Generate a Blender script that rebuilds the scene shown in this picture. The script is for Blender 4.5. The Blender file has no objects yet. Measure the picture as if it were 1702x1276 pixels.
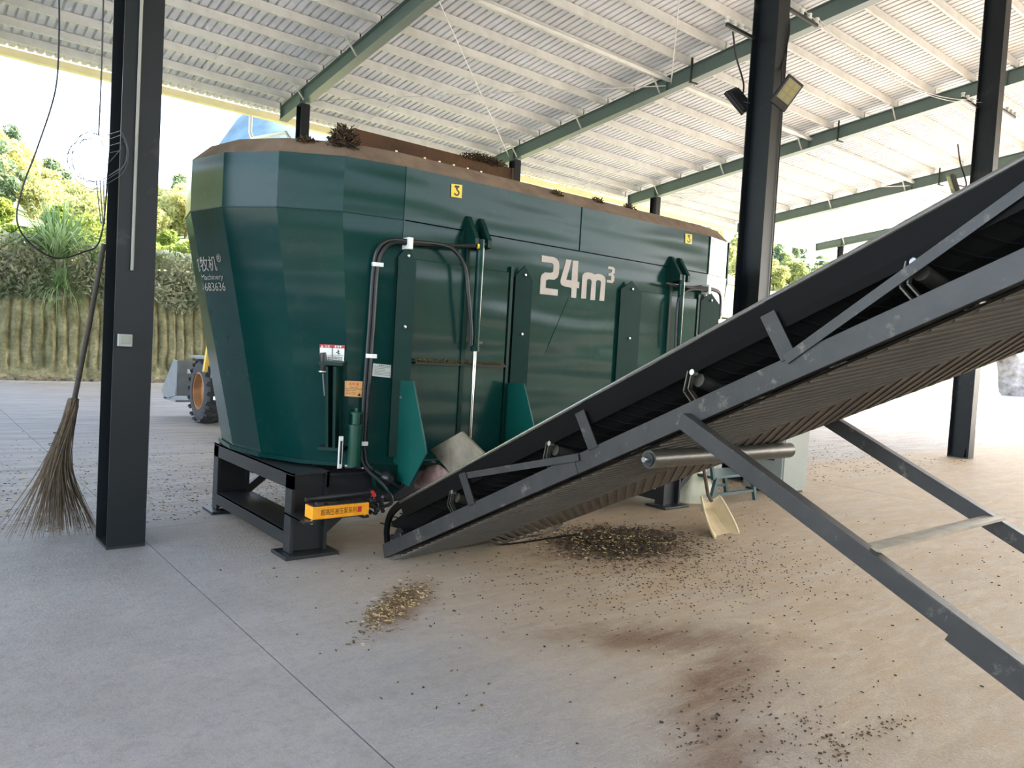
import bpy, bmesh, math, random
import numpy as np
from mathutils import Vector, Matrix
from mathutils.bvhtree import BVHTree

random.seed(7)
rnd = np.random.RandomState(11)
S = bpy.context.scene
COL = S.collection
R_ = math.radians

# ---------------------------------------------------------------- camera
FOC, YAW, PIT, ROLL, EYE = 1262.0, R_(39.1), R_(-2.47), R_(3.312), 1.6
cfw = Vector((math.sin(YAW)*math.cos(PIT), math.cos(YAW)*math.cos(PIT), math.sin(PIT)))
_r = Vector((math.cos(YAW), -math.sin(YAW), 0)); _u = _r.cross(cfw)
crt = math.cos(ROLL)*_r + math.sin(ROLL)*_u
cup = -math.sin(ROLL)*_r + math.cos(ROLL)*_u
CPOS = Vector((0, 0, EYE))
cam = bpy.data.cameras.new('camera')
cam.sensor_fit = 'HORIZONTAL'; cam.sensor_width = 36.0
cam.lens = FOC/1702.0*36.0
cam.clip_start = 0.05; cam.clip_end = 2000
cam_o = bpy.data.objects.new('camera', cam); COL.objects.link(cam_o)
M4 = Matrix.Identity(4)
for i in range(3):
    M4[i][0] = crt[i]; M4[i][1] = cup[i]; M4[i][2] = -cfw[i]; M4[i][3] = CPOS[i]
cam_o.matrix_world = M4
S.camera = cam_o

# ---------------------------------------------------------------- light
SUN = Vector((0.78, -0.14, 0.56)).normalized()
world = bpy.data.worlds.new('world'); S.world = world; world.use_nodes = True
wn = world.node_tree; wn.nodes.clear()
sky = wn.nodes.new('ShaderNodeTexSky'); sky.sky_type = 'NISHITA'; sky.sun_disc = False
sky.sun_elevation = math.asin(SUN.z); sky.sun_rotation = math.atan2(SUN.x, SUN.y)
sky.altitude = 300; sky.air_density = 1.0; sky.dust_density = 2.5; sky.ozone_density = 1.0
bg = wn.nodes.new('ShaderNodeBackground'); bg.inputs[1].default_value = 0.33
wo = wn.nodes.new('ShaderNodeOutputWorld')
hz = wn.nodes.new('ShaderNodeHueSaturation'); hz.inputs['Saturation'].default_value = .68
wn.links.new(sky.outputs[0], hz.inputs['Color']); wn.links.new(hz.outputs[0], bg.inputs[0]); wn.links.new(bg.outputs[0], wo.inputs[0])
sl = bpy.data.lights.new('sun', 'SUN'); sl.energy = 7.0; sl.angle = R_(0.6); sl.color = (1.0, 0.90, 0.76)
so = bpy.data.objects.new('sun', sl); COL.objects.link(so)
so.rotation_euler = SUN.to_track_quat('Z', 'Y').to_euler(); so.location = (60, -10, 60)
S.view_settings.view_transform = 'Standard'; S.view_settings.look = 'None'
S.view_settings.gamma = 1.0; S.view_settings.use_curve_mapping = False
S.view_settings.exposure = 2.38
S.cycles.max_bounces = 8; S.cycles.diffuse_bounces = 5

# ---------------------------------------------------------------- helpers: pixel -> point on a real plane
def ray(x, y): return (cfw + crt*((x-851)/FOC) - cup*((y-638)/FOC))
def at(x, y, axis, v):
    d = ray(x, y); t = (v-CPOS[axis])/d[axis]; return CPOS + d*t
def atX(x, y, v): return at(x, y, 0, v)
def atY(x, y, v): return at(x, y, 1, v)
def atZ(x, y, v=0.0): return at(x, y, 2, v)
V = lambda *a: Vector(a)

# ---------------------------------------------------------------- materials
MATS = {}
def nmat(name):
    m = bpy.data.materials.new(name); m.use_nodes = True
    nt = m.node_tree; b = nt.nodes['Principled BSDF']
    MATS[name] = m
    return m, nt, b
def srgb(r, g, b):
    f = lambda c: (c/255/12.92) if c/255 <= .04045 else ((c/255+.055)/1.055)**2.4
    return (f(r), f(g), f(b), 1)
def node(nt, t, **kw):
    n = nt.nodes.new(t)
    for k, v in kw.items(): setattr(n, k, v)
    return n
def noise(nt, scale, detail=4, vec=None, rough=.55, dist=0.0):
    n = node(nt, 'ShaderNodeTexNoise'); n.inputs['Scale'].default_value = scale
    n.inputs['Detail'].default_value = detail; n.inputs['Roughness'].default_value = rough
    n.inputs['Distortion'].default_value = dist
    if vec is not None: nt.links.new(vec, n.inputs['Vector'])
    return n.outputs[0]
def ramp(nt, fac, stops):
    n = node(nt, 'ShaderNodeValToRGB'); e = n.color_ramp.elements
    while len(e) < len(stops): e.new(.5)
    for i, (p, c) in enumerate(stops):
        e[i].position = p; e[i].color = c if len(c) == 4 else (*c, 1)
    nt.links.new(fac, n.inputs[0]); return n.outputs[0]
def mixc(nt, fac, a, b):
    n = node(nt, 'ShaderNodeMix', data_type='RGBA')
    for s, v in ((0, fac), (6, a), (7, b)):
        if hasattr(v, 'is_linked'): nt.links.new(v, n.inputs[s])
        else: n.inputs[s].default_value = v
    return n.outputs[2]
def mth(nt, op, a, b=None, clamp=False):
    n = node(nt, 'ShaderNodeMath', operation=op, use_clamp=clamp)
    for i, v in enumerate((a, b)):
        if v is None: continue
        if hasattr(v, 'is_linked'): nt.links.new(v, n.inputs[i])
        else: n.inputs[i].default_value = v
    return n.outputs[0]
def wpos(nt): return node(nt, 'ShaderNodeNewGeometry').outputs['Position']
def mapping(nt, vec, loc=(0,0,0), rot=(0,0,0), sc=(1,1,1)):
    n = node(nt, 'ShaderNodeMapping'); n.inputs[1].default_value = loc
    n.inputs[2].default_value = rot; n.inputs[3].default_value = sc
    nt.links.new(vec, n.inputs[0]); return n.outputs[0]
def bump(nt, b, h, strength=.3, dist=.02):
    n = node(nt, 'ShaderNodeBump'); n.inputs['Strength'].default_value = strength
    n.inputs['Distance'].default_value = dist
    nt.links.new(h, n.inputs['Height']); nt.links.new(n.outputs[0], b.inputs['Normal'])
def simple(name, col, rough=.5, metal=0.0, var=.15, scale=6, bmp=0.0, spec=.5, dirt=None, dirt_amt=.0, dirt_scale=3):
    m, nt, b = nmat(name)
    p = wpos(nt)
    n = noise(nt, scale, 5, p)
    lo = tuple(c*(1-var) for c in col[:3]) + (1,); hi = tuple(min(1, c*(1+var)) for c in col[:3]) + (1,)
    c = ramp(nt, n, [(.3, lo), (.7, hi)])
    if dirt:
        dn = noise(nt, dirt_scale, 6, p, .7)
        f = ramp(nt, dn, [(.62-dirt_amt*.4, (0,0,0,1)), (.75, (1,1,1,1))])
        c = mixc(nt, f, c, dirt)
    nt.links.new(c, b.inputs['Base Color'])
    b.inputs['Roughness'].default_value = rough; b.inputs['Metallic'].default_value = metal
    b.inputs['Specular IOR Level'].default_value = spec
    if bmp: bump(nt, b, noise(nt, scale*4, 6, p), bmp, .01)
    return m

# green machine paint with slow waviness of the sheet metal
m, nt, b = nmat('green_paint'); p = wpos(nt)
c = ramp(nt, noise(nt, 1.3, 4, p), [(.3, srgb(8, 45, 43)), (.7, srgb(11, 54, 49))])
dst = ramp(nt, noise(nt, 9, 8, p, .75), [(.55, (0,0,0,1)), (.85, (.1,.1,.1,1))])
c = mixc(nt, dst, c, srgb(120, 115, 92))
nt.links.new(c, b.inputs['Base Color'])
b.inputs['Roughness'].default_value = .17; b.inputs['Specular IOR Level'].default_value = .17
wv = noise(nt, 1.0, 1, mapping(nt, p, sc=(.55, .3, 3.4)))
bump(nt, b, wv, .42, .05)
simple('green_dark', srgb(7, 42, 36), .4, 0, .15, 4, spec=.2)
simple('teal_lit_plate', srgb(4, 72, 63), .4, 0, .1, 3)  # brighter teal than the tub: caught light put into the plate colour
simple('pump_green', srgb(12, 62, 46), .3, 0, .12, 8)
simple('lip_dust', srgb(118, 98, 80), .85, 0, .22, 5, .2, dirt=srgb(92, 70, 52), dirt_amt=.3)
simple('rust_plate', srgb(92, 62, 40), .8, .1, .35, 6, .3, dirt=srgb(40, 32, 28), dirt_amt=.5)
simple('column_paint', srgb(21, 26, 31), .42, 0, .08, 3, spec=.3, dirt=srgb(60, 59, 56), dirt_amt=.05, dirt_scale=2.2)
simple('frame_paint', srgb(32, 33, 35), .42, 0, .1, 5, .05)
simple('conveyor_paint', srgb(54, 52, 50), .42, .1, .2, 7, .1, spec=.35, dirt=srgb(120, 112, 100), dirt_amt=.08, dirt_scale=9)
simple('skirt_paint', srgb(14, 13, 12), .5, .0, .1, 5, spec=.08)
simple('edge_glint_steel', srgb(176, 174, 168), .25, 1.0, .1, 9)  # pale metal: highlight along the skirt top put into the base colour
simple('belt_rubber', srgb(22, 20, 19), .75, 0, .15, 6, .1, spec=.25)
simple('return_rubber', srgb(74, 66, 56), .62, 0, .18, 5, .1)
simple('rafter_paint', srgb(92, 110, 106), .32, 0, .08, 2)
simple('zinc', srgb(205, 206, 204), .5, .1, .1, 3)
simple('roof_zinc', srgb(212, 215, 217), .5, .0, .1, .9)
simple('white_pipe', srgb(225, 228, 228), .4, 0, .04, 3)
simple('cream_gutter', srgb(235, 226, 178), .5, 0, .06, 2)
simple('black_rubber', srgb(22, 22, 24), .45, 0, .2, 9)
simple('black_plastic', srgb(28, 28, 30), .4, 0, .1, 9)
simple('steel', srgb(170, 170, 168), .28, .9, .1, 9)
simple('chrome', srgb(220, 220, 220), .12, 1.0, .03, 9)
simple('worn_steel', srgb(72, 69, 62), .35, .5, .25, 14, .1, dirt=srgb(86, 66, 48), dirt_amt=.2, dirt_scale=7)
simple('worn_flat', srgb(138, 126, 108), .5, .3, .25, 10, .1)
simple('white_label', srgb(226, 224, 218), .5, 0, .03, 5)
simple('grey_label', srgb(190, 192, 186), .4, .1, .05, 9)
simple('grey_print', srgb(172, 162, 154), .55, 0, .06, 12)
simple('orange_label', srgb(235, 172, 104), .5, 0, .04, 6)
simple('yellow_label', srgb(232, 200, 60), .5, 0, .05, 6)
simple('red_print', srgb(190, 36, 48), .5, 0, .05, 6)
simple('black_print', srgb(24, 24, 24), .5, 0, .05, 6)
simple('pump_orange', srgb(242, 158, 26), .45, 0, .1, 14, .05)
simple('red_plastic', srgb(190, 40, 40), .4, 0, .05, 6)
simple('switch_grey', srgb(158, 158, 150), .5, 0, .04, 6)
simple('conduit_grey', srgb(150, 150, 142), .5, 0, .05, 6)
simple('cabinet_paint', srgb(140, 142, 134), .5, 0, .05, 4)
simple('shovel_plastic', srgb(214, 192, 152), .5, 0, .08, 8)
simple('wood_handle', srgb(84, 62, 48), .6, 0, .25, 12, .2)
simple('broom_stick', srgb(58, 50, 42), .7, 0, .25, 18, .2)
simple('twig', srgb(92, 78, 62), .85, 0, .3, 30)
simple('sack_cloth', srgb(205, 198, 172), .85, 0, .12, 7, .3)
simple('bench_green', srgb(58, 82, 82), .5, 0, .12, 6)
simple('tyre', srgb(58, 58, 60), .85, 0, .15, 10, .2)
simple('rim_orange', srgb(150, 104, 64), .5, 0, .12, 8, dirt=srgb(90, 66, 46), dirt_amt=.3)
simple('loader_yellow', srgb(226, 190, 92), .5, 0, .1, 5)
simple('loader_grey', srgb(128, 130, 132), .55, .1, .1, 6)
simple('zinc_wire', srgb(84, 84, 88), .5, .3, .1, 9)
simple('wire_light', srgb(190, 190, 190), .5, .4, .05, 9)
simple('ceramic', srgb(214, 212, 204), .3, 0, .03, 9)
simple('feed_dark', srgb(50, 38, 26), .9, 0, .4, 60)
simple('feed_mid', srgb(92, 68, 40), .9, 0, .35, 60)
simple('straw', srgb(190, 168, 118), .85, 0, .25, 60)
simple('stone_wall', srgb(170, 160, 152), .9, 0, .45, 1.6, .5)
simple('kerb', srgb(186, 184, 178), .85, 0, .12, 3)
m, nt, b = nmat('lamp_lens'); b.inputs['Base Color'].default_value = srgb(140, 138, 124); b.inputs['Roughness'].default_value = .25
m, nt, b = nmat('led_chip'); b.inputs['Base Color'].default_value = srgb(150, 140, 84); b.inputs['Roughness'].default_value = .4
m, nt, b = nmat('cab_glass'); b.inputs['Base Color'].default_value = (.6,.65,.65,1); b.inputs['Transmission Weight'].default_value = .9; b.inputs['Roughness'].default_value = .05

# poured concrete floor
def ellipse(nt, p, cx, cy, rx, ry, rot, lo=0.15, hi=1.0, nz=None, amt=.9):
    v = mapping(nt, p, loc=(-cx, -cy, 0))
    v = mapping(nt, v, rot=(0, 0, -rot))
    v = mapping(nt, v, sc=(1/rx, 1/ry, 0))
    l = node(nt, 'ShaderNodeVectorMath', operation='LENGTH'); nt.links.new(v, l.inputs[0])
    d = l.outputs['Value']
    if nz is not None: d = mth(nt, 'ADD', d, mth(nt, 'MULTIPLY', mth(nt, 'SUBTRACT', nz, .5), amt))
    r = node(nt, 'ShaderNodeMapRange', interpolation_type='SMOOTHSTEP')
    nt.links.new(d, r.inputs[0]); r.inputs[1].default_value = hi; r.inputs[2].default_value = lo
    return r.outputs[0]
m, nt, b = nmat('concrete'); p = wpos(nt)
big = noise(nt, .55, 5, p, .6); mid = noise(nt, 3.2, 6, p, .65); fine = noise(nt, 55, 4, p, .6)
c = ramp(nt, big, [(.3, srgb(146, 143, 144)), (.7, srgb(172, 169, 169))])
c = mixc(nt, mth(nt, 'MULTIPLY', ramp(nt, mid, [(.35, (0,0,0,1)), (.7, (1,1,1,1))]), .35), c, srgb(122, 118, 112))
c = mixc(nt, mth(nt, 'MULTIPLY', ramp(nt, fine, [(.4, (0,0,0,1)), (.7, (1,1,1,1))]), .25), c, srgb(178, 174, 168))
c = mixc(nt, mth(nt, 'MULTIPLY', ramp(nt, noise(nt, 17, 6, p, .75), [(.48, (0,0,0,1)), (.66, (1,1,1,1))]), .3), c, srgb(104, 99, 94))
c = mixc(nt, mth(nt, 'MULTIPLY', ramp(nt, noise(nt, 190, 2, p, .6), [(.5, (0,0,0,1)), (.68, (1,1,1,1))]), .35), c, srgb(92, 87, 82))
# tan dust that lies over the right-hand floor
sep = node(nt, 'ShaderNodeSeparateXYZ'); nt.links.new(p, sep.inputs[0])
streak = noise(nt, 1.0, 6, mapping(nt, p, rot=(0, 0, .5), sc=(.8, 2.6, 1)), .7, 1.2)
fx = node(nt, 'ShaderNodeMapRange', interpolation_type='SMOOTHSTEP'); nt.links.new(mth(nt, 'ADD', sep.outputs[0], mth(nt, 'MULTIPLY', big, 1.6)), fx.inputs[0])
fx.inputs[1].default_value = 2.2; fx.inputs[2].default_value = 4.6
dust = mth(nt, 'MULTIPLY', fx.outputs[0], mth(nt, 'ADD', mth(nt, 'MULTIPLY', streak, .7), .32), True)
c = mixc(nt, dust, c, srgb(178, 146, 102))
n3 = noise(nt, 2.6, 7, p, .7)
st = None
for (cx, cy, rx, ry, rot) in ((3.5, 2.75, .95, .3, -.55), (2.45, 3.95, .62, .2, .75), (4.9, 4.35, 1.15, .75, 0), (3.3, 2.2, .9, .28, .35), (2.65, 1.75, .5, .22, .2)):
    e = ellipse(nt, p, cx, cy, rx, ry, rot, .1, 1.15, n3, 1.3)
    st = e if st is None else mth(nt, 'MAXIMUM', st, e)
st = mth(nt, 'MULTIPLY', st, mth(nt, 'ADD', mth(nt, 'MULTIPLY', streak, 1.1), .35), True)
c = mixc(nt, mth(nt, 'MULTIPLY', st, .95, True), c, srgb(104, 70, 40))
grit = ramp(nt, noise(nt, 130, 3, p, .7), [(.56, (0,0,0,1)), (.66, (1,1,1,1))])
c = mixc(nt, mth(nt, 'MULTIPLY', grit, mth(nt, 'ADD', mth(nt, 'MULTIPLY', dust, .45), .12)), c, srgb(74, 58, 42))
scr = ramp(nt, noise(nt, 1.0, 7, mapping(nt, p, rot=(0, 0, .35), sc=(2.0, 8, 1)), .75, .8), [(.46, (0,0,0,1)), (.62, (1,1,1,1))])
c = mixc(nt, mth(nt, 'MULTIPLY', scr, mth(nt, 'ADD', mth(nt, 'MULTIPLY', dust, .3), .08)), c, srgb(196, 182, 160))
# broom-finished, littered floor beyond the column row
fy = node(nt, 'ShaderNodeMapRange', interpolation_type='SMOOTHSTEP')
nt.links.new(sep.outputs[1], fy.inputs[0]); fy.inputs[1].default_value = 6.4; fy.inputs[2].default_value = 7.2
sw = noise(nt, 1.0, 6, mapping(nt, p, rot=(0,0,.06), sc=(.8, 5.5, 1)), .75, .6)
swc = ramp(nt, sw, [(.3, srgb(120, 118, 116)), (.62, srgb(176, 176, 178))])
c = mixc(nt, mth(nt, 'MULTIPLY', fy.outputs[0], .7), c, swc)
lit = ramp(nt, noise(nt, 26, 5, p, .8), [(.5, (0,0,0,1)), (.62, (1,1,1,1))])
fl = node(nt, 'ShaderNodeMapRange', interpolation_type='SMOOTHSTEP'); nt.links.new(mth(nt, 'ADD', sep.outputs[1], mth(nt, 'MULTIPLY', n3, 3)), fl.inputs[0])
fl.inputs[1].default_value = 13.5; fl.inputs[2].default_value = 8.0
c = mixc(nt, mth(nt, 'MULTIPLY', mth(nt, 'MULTIPLY', lit, fy.outputs[0]), mth(nt, 'MULTIPLY', fl.outputs[0], .85)), c, srgb(120, 92, 66))
nt.links.new(c, b.inputs['Base Color']); b.inputs['Roughness'].default_value = .7
bump(nt, b, mth(nt, 'ADD', mth(nt, 'ADD', fine, mth(nt, 'MULTIPLY', mid, 1.5)), mth(nt, 'MULTIPLY', noise(nt, 1.0, 5, mapping(nt, p, rot=(0, 0, .6), sc=(4, 26, 1)), .7), 1.2)), .5, .012)
simple('joint_dark', srgb(52, 48, 42), .95, 0, .2, 20)
m, nt, b = nmat('yard_concrete'); p = wpos(nt)
nt.links.new(ramp(nt, noise(nt, .8, 6, p, .6), [(.3, srgb(168, 164, 156)), (.7, srgb(192, 188, 180))]), b.inputs['Base Color']); b.inputs['Roughness'].default_value = .85
# earth bank
m, nt, b = nmat('earth'); p = wpos(nt)
e1 = noise(nt, 2.2, 8, p, .7); e2 = noise(nt, 14, 6, p, .7)
c = ramp(nt, e1, [(.3, srgb(104, 102, 78)), (.5, srgb(156, 150, 116)), (.7, srgb(194, 184, 152))])
c = mixc(nt, ramp(nt, e2, [(.45, (0,0,0,1)), (.7, (.6,.6,.6,1))]), c, srgb(96, 102, 70))
nt.links.new(c, b.inputs['Base Color']); b.inputs['Roughness'].default_value = .95
bump(nt, b, e2, .8, .06)
simple('hill_ground', srgb(88, 98, 52), .95, 0, .3, .3)
simple('hill_dark', srgb(70, 84, 48), .95, 0, .4, .4)
simple('mountain', srgb(84, 108, 122), .95, 0, .3, .06, dirt=srgb(100, 124, 112), dirt_amt=.4, dirt_scale=.05)  # distance haze put into both blue-green tints, the dirt one included
simple('rubble', srgb(140, 126, 110), .95, 0, .3, 8)
def leafmat(name, c1, c2, tr=.35, sc=.8):
    m, nt, b = nmat(name); p = wpos(nt)
    c = ramp(nt, noise(nt, sc, 3, p), [(.35, c1), (.65, c2)])
    nt.links.new(c, b.inputs['Base Color']); b.inputs['Roughness'].default_value = .6
    t = node(nt, 'ShaderNodeBsdfTranslucent'); nt.links.new(c, t.inputs[0])
    mx = node(nt, 'ShaderNodeMixShader'); mx.inputs[0].default_value = tr
    out = nt.nodes['Material Output']
    nt.links.new(b.outputs[0], mx.inputs[1]); nt.links.new(t.outputs[0], mx.inputs[2]); nt.links.new(mx.outputs[0], out.inputs[0])
    return m
leafmat('leaf_tree', srgb(128, 138, 82), srgb(192, 186, 124), .45, .25)  # paler and greyer leaf tints: hillside haze put into the colour
leafmat('leaf_pine', srgb(86, 110, 84), srgb(130, 144, 104), .4, .3)
leafmat('leaf_bush', srgb(92, 116, 46), srgb(140, 152, 66), .45, .8)
leafmat('leaf_creeper', srgb(136, 150, 122), srgb(206, 206, 182), .4, 1.5)
leafmat('leaf_grass', srgb(92, 128, 78), srgb(164, 186, 132), .4, 1.2)
simple('bark', srgb(92, 78, 62), .95, 0, .3, 6)

# ---------------------------------------------------------------- mesh builder
def wloc(o):
    l = Vector((0, 0, 0))
    while o is not None: l = l + o.location; o = o.parent
    return l
class MB:
    def __init__(s): s.v = []; s.f = []; s.m = []
    def add(s, vs, fs, mi=0):
        o = len(s.v); s.v += [tuple(v) for v in vs]
        s.f += [tuple(i+o for i in f) for f in fs]; s.m += [mi]*len(fs); return s
    def box(s, lo, hi, mi=0):
        a, b = lo, hi
        vs = [(x, y, z) for x in (a[0], b[0]) for y in (a[1], b[1]) for z in (a[2], b[2])]
        return s.add(vs, [(0,1,3,2), (4,6,7,5), (0,4,5,1), (2,3,7,6), (0,2,6,4), (1,5,7,3)], mi)
    def obox(s, c, ax, ay, az, mi=0):      # centre and three half-vectors
        c = Vector(c); vs = [c+ax*i+ay*j+az*k for i in (-1,1) for j in (-1,1) for k in (-1,1)]
        return s.add(vs, [(0,1,3,2), (4,6,7,5), (0,4,5,1), (2,3,7,6), (0,2,6,4), (1,5,7,3)], mi)
    def bar(s, a, b, w, h, up=(0,0,1), mi=0):
        a = Vector(a); b = Vector(b); d = (b-a); L = d.length; d.normalize()
        sd = d.cross(Vector(up))
        if sd.length < 1e-4: sd = d.cross(Vector((1,0,0)))
        sd.normalize(); u = sd.cross(d)
        return s.obox((a+b)/2, d*(L/2), sd*(w/2), u*(h/2), mi)
    def tube(s, pts, r, n=8, mi=0, cap=True):
        pts = [Vector(p) for p in pts]; rr = r if isinstance(r, (list, tuple)) else [r]*len(pts)
        rings = []; pu = None
        for i, p in enumerate(pts):
            d = (pts[min(i+1, len(pts)-1)]-pts[max(i-1, 0)]).normalized()
            if pu is None:
                pu = d.cross(Vector((0,0,1)))
                if pu.length < 1e-3: pu = d.cross(Vector((1,0,0)))
            pu = (pu - d*pu.dot(d)).normalized(); w = d.cross(pu)
            rings.append([p + (pu*math.cos(2*math.pi*k/n)+w*math.sin(2*math.pi*k/n))*rr[i] for k in range(n)])
        vs = [q for rg in rings for q in rg]; fs = []
        for i in range(len(pts)-1):
            for k in range(n): fs.append((i*n+k, i*n+(k+1)%n, (i+1)*n+(k+1)%n, (i+1)*n+k))
        if cap: fs += [tuple(range(n))[::-1], tuple(range((len(pts)-1)*n, len(pts)*n))]
        return s.add(vs, fs, mi)
    def prism(s, pts, ext, mi=0):          # planar polygon extruded by a vector
        n = len(pts); ext = Vector(ext); pts = [Vector(p) for p in pts]
        vs = pts + [p+ext for p in pts]
        fs = [tuple(range(n))[::-1], tuple(range(n, 2*n))] + [(i, (i+1)%n, n+(i+1)%n, n+i) for i in range(n)]
        return s.add(vs, fs, mi)
    def lathe(s, prof, o, ax, n=24, mi=0): # prof = [(radius, along axis)]
        o = Vector(o); ax = Vector(ax).normalized(); e = ax.orthogonal().normalized(); g = ax.cross(e)
        vs = []
        for r, t in prof:
            for k in range(n):
                a = 2*math.pi*k/n; vs.append(o+ax*t+(e*math.cos(a)+g*math.sin(a))*r)
        fs = []
        for i in range(len(prof)-1):
            for k in range(n): fs.append((i*n+k, i*n+(k+1)%n, (i+1)*n+(k+1)%n, (i+1)*n+k))
        return s.add(vs, fs, mi)
    def build(s, name, mats, parent=None, loc=None, smooth=False, bevel=0, fixn=True):
        me = bpy.data.meshes.new(name)
        off = wloc(parent) if parent is not None else (Vector(loc) if loc is not None else Vector((0,0,0)))
        me.from_pydata([(v[0]-off.x, v[1]-off.y, v[2]-off.z) for v in s.v], [], s.f)
        if isinstance(mats, str): mats = [mats]
        for mm in mats: me.materials.append(MATS[mm])
        if len(mats) > 1: me.polygons.foreach_set('material_index', s.m)
        if smooth: me.polygons.foreach_set('use_smooth', [True]*len(me.polygons))
        me.update()
        if fixn:
            bm = bmesh.new(); bm.from_mesh(me); bmesh.ops.recalc_face_normals(bm, faces=bm.faces); bm.to_mesh(me); bm.free()
        if smooth == 'auto':
            me.set_sharp_from_angle(angle=R_(35))
        o = bpy.data.objects.new(name, me); COL.objects.link(o)
        if parent is not None: o.parent = parent
        elif loc is not None: o.location = loc
        if bevel:
            md = o.modifiers.new('bevel', 'BEVEL'); md.width = bevel; md.segments = 2; md.limit_method = 'ANGLE'
        return o
def thing(name, label, cat, loc=(0,0,0), group=None, kind=None):
    o = bpy.data.objects.new(name, None); COL.objects.link(o); o.location = loc
    o.empty_display_size = .2
    return tag(o, label, cat, group, kind)
def tag(o, label=None, cat=None, group=None, kind=None):
    if label: o['label'] = label
    if cat: o['category'] = cat
    if group: o['group'] = group
    if kind: o['kind'] = kind
    return o
def inst(o, parent=None, loc=None, name=None):
    c = o.copy(); COL.objects.link(c)
    if parent is not None: c.parent = parent
    if loc is not None: c.location = loc
    if name: c.name = name
    return c
def copy_tree(o, parent=None):
    c = o.copy(); COL.objects.link(c); c.parent = parent
    for ch in list(o.children): copy_tree(ch, c)
    return c
def curve_pts(pts, n=8):                   # Catmull-Rom through points
    P = [Vector(p) for p in pts]; P = [P[0]*2-P[1]] + P + [P[-1]*2-P[-2]]; out = []
    for i in range(1, len(P)-2):
        for k in range(n):
            t = k/n; a, b2, c2, d = P[i-1], P[i], P[i+1], P[i+2]
            out.append(.5*((2*b2)+(c2-a)*t+(2*a-5*b2+4*c2-d)*t*t+(3*b2-a-3*c2+d)*t**3))
    out.append(P[-2]); return out
def text2d(body):                          # outline text as flat triangles in a unit box
    cu = bpy.data.curves.new('lettering', 'FONT'); cu.body = body; cu.resolution_u = 3
    o = bpy.data.objects.new('lettering', cu); COL.objects.link(o)
    bpy.context.view_layer.update()
    dg = bpy.context.evaluated_depsgraph_get()
    me = bpy.data.meshes.new_from_object(o.evaluated_get(dg))
    vs = [v.co.copy() for v in me.vertices]; fs = [tuple(q.vertices) for q in me.polygons]
    bpy.data.objects.remove(o); bpy.data.meshes.remove(me); bpy.data.curves.remove(cu)
    if not vs: return [], []
    x0 = min(v.x for v in vs); x1 = max(v.x for v in vs); y0 = min(v.y for v in vs); y1 = max(v.y for v in vs)
    return [((v.x-x0)/(x1-x0), (v.y-y0)/(y1-y0)) for v in vs], fs

# ================================================================ SETTING
# floor: slabs with open joints over a dark bed
fl = MB().box((-32, -30, -.35), (40.5, 24.0, -.06)).build('floor', 'joint_dark'); fl['kind'] = 'structure'
JX, JY, G = 1.493, 6.55, .0035
for (x0, x1) in ((-32, JX-G), (JX+G, 10.2-G), (10.2+G, 40.5)):
    for (y0, y1) in ((-30, JY-G), (JY+G, 15-G), (15+G, 24.0)):
        MB().box((x0, y0, -.06), (x1, y1, 0)).build('concrete_slab', 'concrete', fl)
g = MB()
g.box((40.5, -140, -.6), (175, 60, -.02)); g.box((-160, -140, -.6), (40.5, -30, -.02)); g.box((-160, -30, -.6), (-32, 24.0, -.02))
g = g.build('ground', 'yard_concrete'); g['kind'] = 'structure'
k = MB()
for i in range(24):
    x = -32+i*3.0; k.box((x+.01, 24.0, -.06), (x+2.99, 24.16, .05))
k = k.build('trim_1', 'kerb'); k['kind'] = 'structure'

# ---- roof
K0, TS = 10.95, math.tan(R_(7.04)); RY = 6.2; EAVE = 23.9
def rz(y, off=0.0): return K0 - TS*(RY + abs(y-RY)) + off      # underside line of the rafters plus an offset
roof = thing('ceiling', None, None, (0, 0, 0), kind='structure')
FR = [-14.2, -6.4, 1.33, 8.97, 16.85, 24.4, 32.4, 39.8]
# corrugated sheets, two slopes
def sheet_mesh(sgn):
    W_, pitch = .82, .205; prof = []
    for q in range(4):
        x = q*pitch; prof += [(x, 0), (x+.085, 0), (x+.096, .048), (x+.138, .048), (x+.149, 0)]
    prof.append((W_+.012, 0))
    y0, y1 = RY, (EAVE if sgn > 0 else -15.0)  # near slope, out of view, lengthened to cut sky reflections on the tub
    mb = MB(); vs = []; n = len(prof)
    for t in (0, .0015):
        for y in (y0, y1):
            for x, z in prof: vs.append((x, y, rz(y, .66)+z+t))
    fs = []
    for L in (0, 2*n):
        for i in range(n-1): fs.append((L+i, L+i+1, L+n+i+1, L+n+i))
    return mb.add(vs, fs)
XR0, XR1 = -16.3, 40.3
nsh = int((XR1-XR0)/.82)
for sgn in (1, -1):
    base = sheet_mesh(sgn).build('roof_sheet', 'roof_zinc', roof, fixn=False); base.location.x = XR0
    for i in range(1, nsh): inst(base, roof, (XR0+.82*i, 0, 0), 'roof_sheet')
# purlins: lipped channels per bay
PY = [11.56+1.06*i for i in range(11)]
PY = [PY[0]-1.1*i for i in range(5, 0, -1)] + PY + [23.0]
def purlin(x0, x1, y):
    z = rz(y, .44); mb = MB(); t, h, f = .008, .2, .07
    mb.box((x0, y-t, z), (x1, y, z+h)); mb.box((x0, y, z), (x1, y+f, z+t)); mb.box((x0, y, z+h-t), (x1, y+f, z+h))
    mb.box((x0, y+f-t, z), (x1, y+f, z+.022)); return mb
for i in range(len(FR)-1):
    for y in PY:
        if i < 1: continue
        purlin(FR[i]-.02, FR[i+1]+.02, y).build('purlin', 'zinc', roof)
for y in PY: purlin(XR0, FR[1], y).build('purlin', 'zinc', roof)
for j in range(10):
    y = 2*RY - (7.4 + 1.55*j); purlin(XR0, 40.2, y).build('purlin', 'zinc', roof)
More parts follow.
